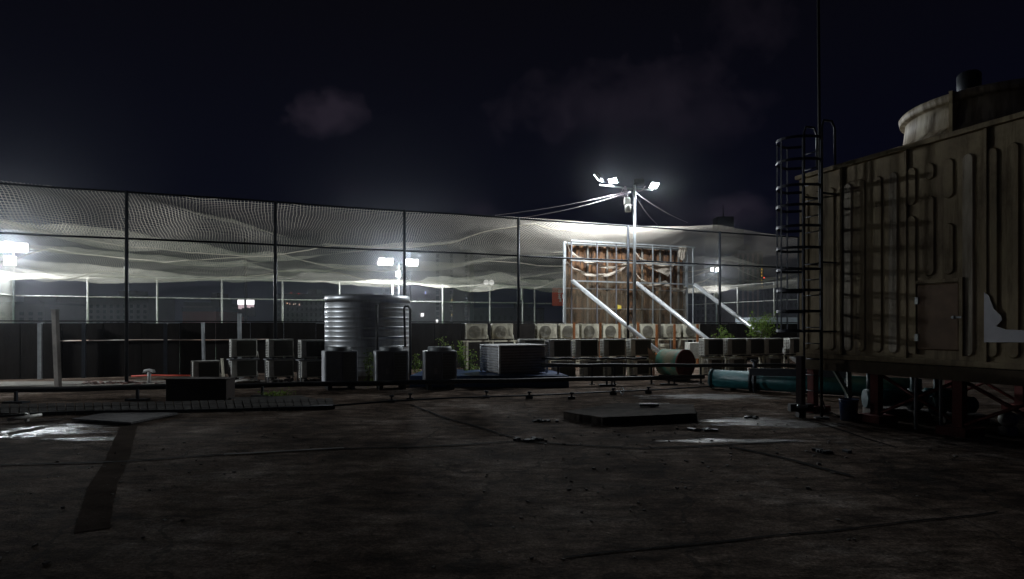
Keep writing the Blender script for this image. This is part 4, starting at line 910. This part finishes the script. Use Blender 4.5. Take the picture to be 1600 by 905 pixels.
for o_ in (.45, 2.0, 3.4): bb = MB(); bb.box(a+d*o_-UP*.23, (.16, .5, .06), d, None, UP); bb.build("saddle", m_conc, tp)
bb = MB(); a2, c2 = P(1172, 581, 14.6), P(1330, 584, 13.2); bb.box((a2+c2)/2, ((c2-a2).length, .10, .17), c2-a2); bb.box(Vector((a2.x+.1, a2.y, a2.z/2-.05)), (.06, .06, a2.z-.1)); bb.box(Vector((c2.x-.1, c2.y, c2.z/2-.05)), (.06, .06, c2.z-.1)); tag(bb.build("steel_beam", m_frame), "dark steel channel resting above the teal water main", "beam")
# pumps under the tower
for i, (px, D, s_) in enumerate(((1392, 10.9, 1.0), (1462, 10.6, 1.1), (1500, 10.2, .9))):
    c = ray(px, D); t = thing("pump", c, ["teal pump nearest the bucket under the tower", "large dark teal pump behind the bent pipes", "rear dark teal pump deep under the tower"][i], "pump", "pumps under the tower")
    bb = MB(); bb.lathe(c+UP*.33*s_+Vector((-.2, 0, 0)), [(0, 0), (.13*s_, .0), (.15*s_, .03), (.15*s_, .42*s_), (.1*s_, .46*s_), (0, .46*s_)], 20, axis=(1, -.2, 0)); bb.build("motor", m_teal, t)
    bb = MB(); bb.lathe(c+UP*.30*s_+Vector((-.34, .05, 0)), [(0, -.1), (.16*s_, -.09), (.2*s_, 0), (.16*s_, .09), (0, .1)], 20, axis=(1, -.2, 0)); bb.tube([c+Vector((-.34, .05, .35*s_)), c+Vector((-.34, .05, .75)), c+Vector((-.1, .3, .84))], .06, 10); bb.build("volute", mat("dark pump iron", (.05, .09, .10), .5, .3), t)
    MB().box(c+UP*.07, (.8*s_, .36, .14)).build("pump_base", m_conc, t)
bb = MB(); c = P(1575, 655, 9.0); bb.lathe(c, [(0, -.12)]+[(.12*math.sin(a), -.12*math.cos(a)) for a in [math.pi*i/10 for i in range(1, 10)]]+[(0, .12)], 18); bb.tube([c, c+Vector((.5, .3, 0))], .05, 8); bb.box(Vector((c.x, c.y, .06)), (.16, .16, .12)); tag(bb.build("float_ball", mat("pale plastic float", (.5, .5, .47), .4)), "pale round float ball low at the right edge", "float ball")
bb = MB(); c1_ = G(1306, 640, .5); 
bb.tube([G(1284, 622, .5), G(1290, 640, .05), G(1310, 650, .02), G(1326, 652, .02)], .012, 6); tag(bb.build("hose", m_black), "thin black hose trailing from the ladder to the bucket", "hose")
for i, (x0, z0, x1, z1) in enumerate(((1304, 578, 1328, 620), (1326, 578, 1327, 618))):
    bb = MB(); a, c = P(x0, z0, 11.2), P(x1, z1, 11.0); bb.box((a+c)/2, (.07, .05, (a-c).length), (1, 0, 0), None, a-c); bb.box(Vector((c.x, c.y, c.z/2)), (.06, .05, c.z))
    tag(bb.build("strut", mat("pale green strut", (.20, .25, .20), .6)), ["slanting pale green strut above the blue bucket", "vertical pale green strut above the blue bucket"][i], "strut")

# ------------------------------------------------------------------ things on and beyond the court
sg = thing("red_sign", fo+VX*15.3, "red banner sign with white characters on the far fence", "sign"); p0 = fo+VX*15.27-AY*.15; p1 = fo+VX*16.6-AY*.15; D = p0.y
z1, z0 = 1.6+59/F*58.8, 1.6+31/F*58.8
bb = MB(); bb.box((p0+p1)/2+UP*(z0+z1)/2, ((p1-p0).length, .05, z1-z0), AX); bb.build("board", mat("red banner", (.72, .16, .11), .6, 0, .2), sg)
bb = MB()
def glyph(cx, cz, s, seed):
    rr = random.Random(seed)
    for z_ in (-.42, 0, .42): bb.box(p0+AX*cx+UP*(cz+z_*s)-AY*.035, (s*rr.uniform(.7, .95), .02, s*.2), AX)
    for x_ in (-.38, 0, .38): 
        if rr.random() < .75: bb.box(p0+AX*(cx+x_*s)+UP*cz-AY*.037, (s*.2, .02, s*rr.uniform(.7, .95)), AX)
for i in range(4): glyph(.78+.46*i, z1-.33, .34, i); glyph(.74+.48*i, z1-.80, .40, i+9); glyph(.84+.44*i, z1-1.16, .28, i+20)
bb.build("characters", mat("white characters", (.85, .82, .8), .6), sg)
# tube lamp seen right of the near post, twin globes
bb = MB(); a = fo+VX*14.1; bb.tube([P(815, 447, 56.5), P(815, 469, 56.5)], .07, 8); bb.tube([P(816.5, 447, 56.6), Vector((P(816.5, 500, 56.6).x, 56.6, 0))], .05, 8); tag(bb.build("tube_lamp", m_white), "upright pale lamp tube beside the near fence post", "tube lamp")
tl_ = thing("street_lamp", ray(764, 75), "twin white globe lamp seen through the net above the fence", "street lamp")
MB().tube([ray(764, 75)-UP*8, P(764, 446, 75)], .08, 8).build("pole", m_galv, tl_)
for px in (759.5, 768): bb = MB(); c = P(px, 441.5, 75); bb.lathe(c, [(0, -.33)]+[(.33*math.sin(a), -.33*math.cos(a)) for a in [math.pi*i/8 for i in range(1, 8)]]+[(0, .33)], 14); bb.build("globe", emit("white globe", (1, .98, .95), .9), tl_)
# city buildings
def building(px0, px1, ytop, D, col, lab, dep=18, cols=0, rows=0, lit=(), yb=None, wincol=(.012, .012, .016), stripe=False):
    x0, x1 = (px0-800)/F*D, (px1-800)/F*D; zt = H+(HZ-ytop)/F*D; zb = -32
    t = thing("building", ((x0+x1)/2, D+dep/2, zb), lab, "building", "city blocks beyond the court")
    bb = MB(); bb.box(((x0+x1)/2, D+dep/2, (zt+zb)/2), (x1-x0, dep, zt-zb)); bb.build("wall", mat("city wall %d" % (int(col[0]*1000)), col, .85, 0, .3, .15), t)
    bb = MB(); bb.box(((x0+x1)/2, D+dep/2, zt+.4), ((x1-x0)*1.01, dep*1.02, .8)); bb.box(((x0+x1)/2+(x1-x0)*.18, D+dep/2, zt+1.9), ((x1-x0)*.2, dep*.4, 2.4)); bb.build("roof", mat("city roof", (.12, .11, .11), .9), t)
    if cols:
        bb = MB(); zs = max(zb, H-4)
        for i in range(cols):
            x = x0+(x1-x0)*(i+.5)/cols; ww = (x1-x0)/cols*(.45 if not stripe else .5)
            if stripe: bb.box((x, D-.06, (zs+zt)/2), (ww, .14, (zt-zs)*.98))
            else:
                for j in range(rows): z = zt-2-(zt-zs-2)*(j+.5)/rows; bb.box((x, D-.06, z), (ww, .14, (zt-zs)/rows*.5))
        bb.build("window_bands", mat("dark panes", wincol, .3), t)
    for (px, py, w_, h_, c_, s_) in lit:
        p = P(px, py, D); MB().box((p.x, D-.2, p.z), (w_/F*D, .12, h_/F*D)).build("lit_window", emit("window glow %.2f %.2f %.2f" % c_, c_, s_), t)
    return t
building(-60, 70, 476, 190, (.22, .19, .18), "low dim block at the far left behind the net", cols=9, rows=5)
building(85, 232, 466, 230, (.24, .20, .20), "wide dim apartment block left of the reddish hall", cols=14, rows=6)
building(285, 338, 487, 120, (.40, .12, .09), "small reddish brick hall beyond the left fence", dep=14, cols=4, rows=1)
building(288, 335, 478, 135, (.26, .22, .20), "grey block rising behind the reddish hall", dep=14, cols=8, rows=2)
building(432, 505, 462, 260, (.16, .14, .15), "dim office block with small orange window lights left of the tank", cols=10, rows=6,
         lit=[(449, 474, 1.4, 2, (1, .55, .35), 1.0), (453, 475, 1.2, 2, (1, .6, .5), .6), (459, 475.5, 1.6, 1.6, (1, .75, .6), .8), (468, 476, 1.2, 3, (1, .6, .5), .5), (455, 458, 1.0, 1, (1, .05, .02), 1.2), (467, 459, 1.4, 1, (1, .05, .05), 1.2), (462, 475, 1, 2, (1, .8, .7), .5)])
building(508, 600, 470, 300, (.14, .13, .14), "dim block mostly hidden behind the tank", cols=9, rows=5)
building(642, 734, 395, 150, (.34, .30, .30), "tall grey tower with three dark window columns above the heat pumps", cols=0, dep=16,
         lit=[(660, 492, 4.5, 5, (1, .97, 1), 1.6), (683, 502, 3, 4.5, (1, 1, 1), 2.2), (665, 457.5, 1.8, 4.5, (.5, .5, 1), .8), (706, 469, 1.6, 3, (.9, .65, .2), .45), (706, 492, 1.4, 2.6, (.9, .65, .2), .45), (614.5, 451, 2.4, 4.5, (1, .22, .05), 1.3)])
t = bpy.data.objects[-1] if False else None
for px in (684, 705.5, 728.5):
    bb = MB()
    for j in range(14): p = P(px, 400+8.2*j, 150); bb.box((p.x, 149.9, p.z), (.75, .2, .95))
    o = bb.build("window_column", mat("dark panes", (.012, .012, .016), .3)); par = [q for q in bpy.data.objects if q.get('label', '').startswith("tall grey tower with three")][0]
    o.parent = par; o.matrix_parent_inverse = Matrix.Translation(-Vector(par.location))
building(598, 640, 440, 210, (.14, .14, .16), "narrow dark tower right behind the middle floodlights", cols=3, rows=9)
building(738, 850, 484, 260, (.10, .10, .11), "low dark block between tall tower and red sign", cols=12, rows=3)
building(1086, 1152, 452, 230, (.13, .13, .15), "dark block behind the third brace", cols=8, rows=6)
building(1153, 1192, 396, 170, (.28, .16, .13), "tall brown striped tower behind the bushy plant", cols=5, stripe=True, lit=[(1192.5, 434.5, 3, 2.4, (1, .08, .04), 3)])
building(1196, 1262, 442, 240, (.12, .11, .13), "dark block beside the crane lights", cols=9, rows=7)
building(1118, 1162, 361, 320, (.10, .10, .11), "stepped dark high rise faint against the pink cloud", cols=5, rows=12)
bb = MB(); p = P(1140, 350, 330); bb.box((p.x, 340, p.z-2), (9, 8, 14)); bb.tube([(p.x, 340, p.z), (p.x, 340, p.z+12)], .6, 6, r2=.1); bb.box((p.x, 340, p.z/2-18), (8, 8, p.z+28)); tag(bb.build("spire_building", mat("city roof", (.12, .11, .11))), "dark pointed spire top against the pink cloud", "building")
cn = thing("tower_crane", ray(1191, 160)-UP*32, "distant tower crane mast dotted with yellow lamps", "crane"); MB().tube([ray(1191, 160)-UP*32, P(1191, 415, 160)], .35, 4).build("mast", m_frame, cn); MB().tube([P(1165, 420, 160), P(1210, 418, 160)], .25, 4).build("jib", m_frame, cn)
for y in (421, 426, 431, 438, 443, 448): p = P(1190.5+.4*math.sin(y), y, 159.4); MB().box(p, (.16, .16, .28)).build("crane_lamp", emit("yellow crane lamp", (1, .6, .05), 1.0), cn)
# bright far billboard
bl = thing("billboard", ray(384, 110), "bright white lit billboard beyond the fence on the left", "billboard"); a = P(384, 477, 110)
bb = MB(); bb.box(a+UP*(-2), (.4, .5, 34-6)); bb.build("mast", m_frame, bl)
bb = MB(); z = a.z; x0, x1 = P(372, 0, 110).x, P(396.5, 0, 110).x
bb.box(((x0+x1)/2, 110, P(0, 472.5, 110).z), (x1-x0, .4, .85)); bb.build("lit_panel", emit("billboard light", (1, .97, .99), 2.4), bl)
bb = MB()
for i in range(9): xx = x0+(x1-x0)*(i+.5)/9; hh = (.9, 1.0, .7, .8, .5, .65, .75, .45, .55)[i]*.8; bb.box((xx, 110.02, P(0, 476.2, 110).z-hh/2), ((x1-x0)/9*random.uniform(.4, .8), .3, hh))
bb.build("picture_panel", emit("billboard picture", (1, .75, .82), .55), bl)
bb = MB(); bb.box(((x0+x1)/2, 110.4, P(0, 482, 110).z), (x1-x0+.2, .3, 3.0)); bb.build("back_frame", m_frame, bl)

# ------------------------------------------------------------------ thin night haze, put in to give the floodlights a halo
hm = bpy.data.materials.new("night haze"); hm.use_nodes = True; t_ = hm.node_tree; t_.nodes.clear(); o_ = t_.nodes.new("ShaderNodeOutputMaterial"); v_ = t_.nodes.new("ShaderNodeVolumePrincipled")
v_.inputs["Color"].default_value = (.85, .9, 1, 1); v_.inputs["Density"].default_value = HAZE; v_.inputs["Anisotropy"].default_value = .95; t_.links.new(v_.outputs[0], o_.inputs["Volume"])
bb = MB(); bb.box((0, 900, 30), (3200, 2700, 126)); tag(bb.build("haze", hm), kind="stuff")
for o in bpy.data.objects:
    if '_off' in o: del o['_off']
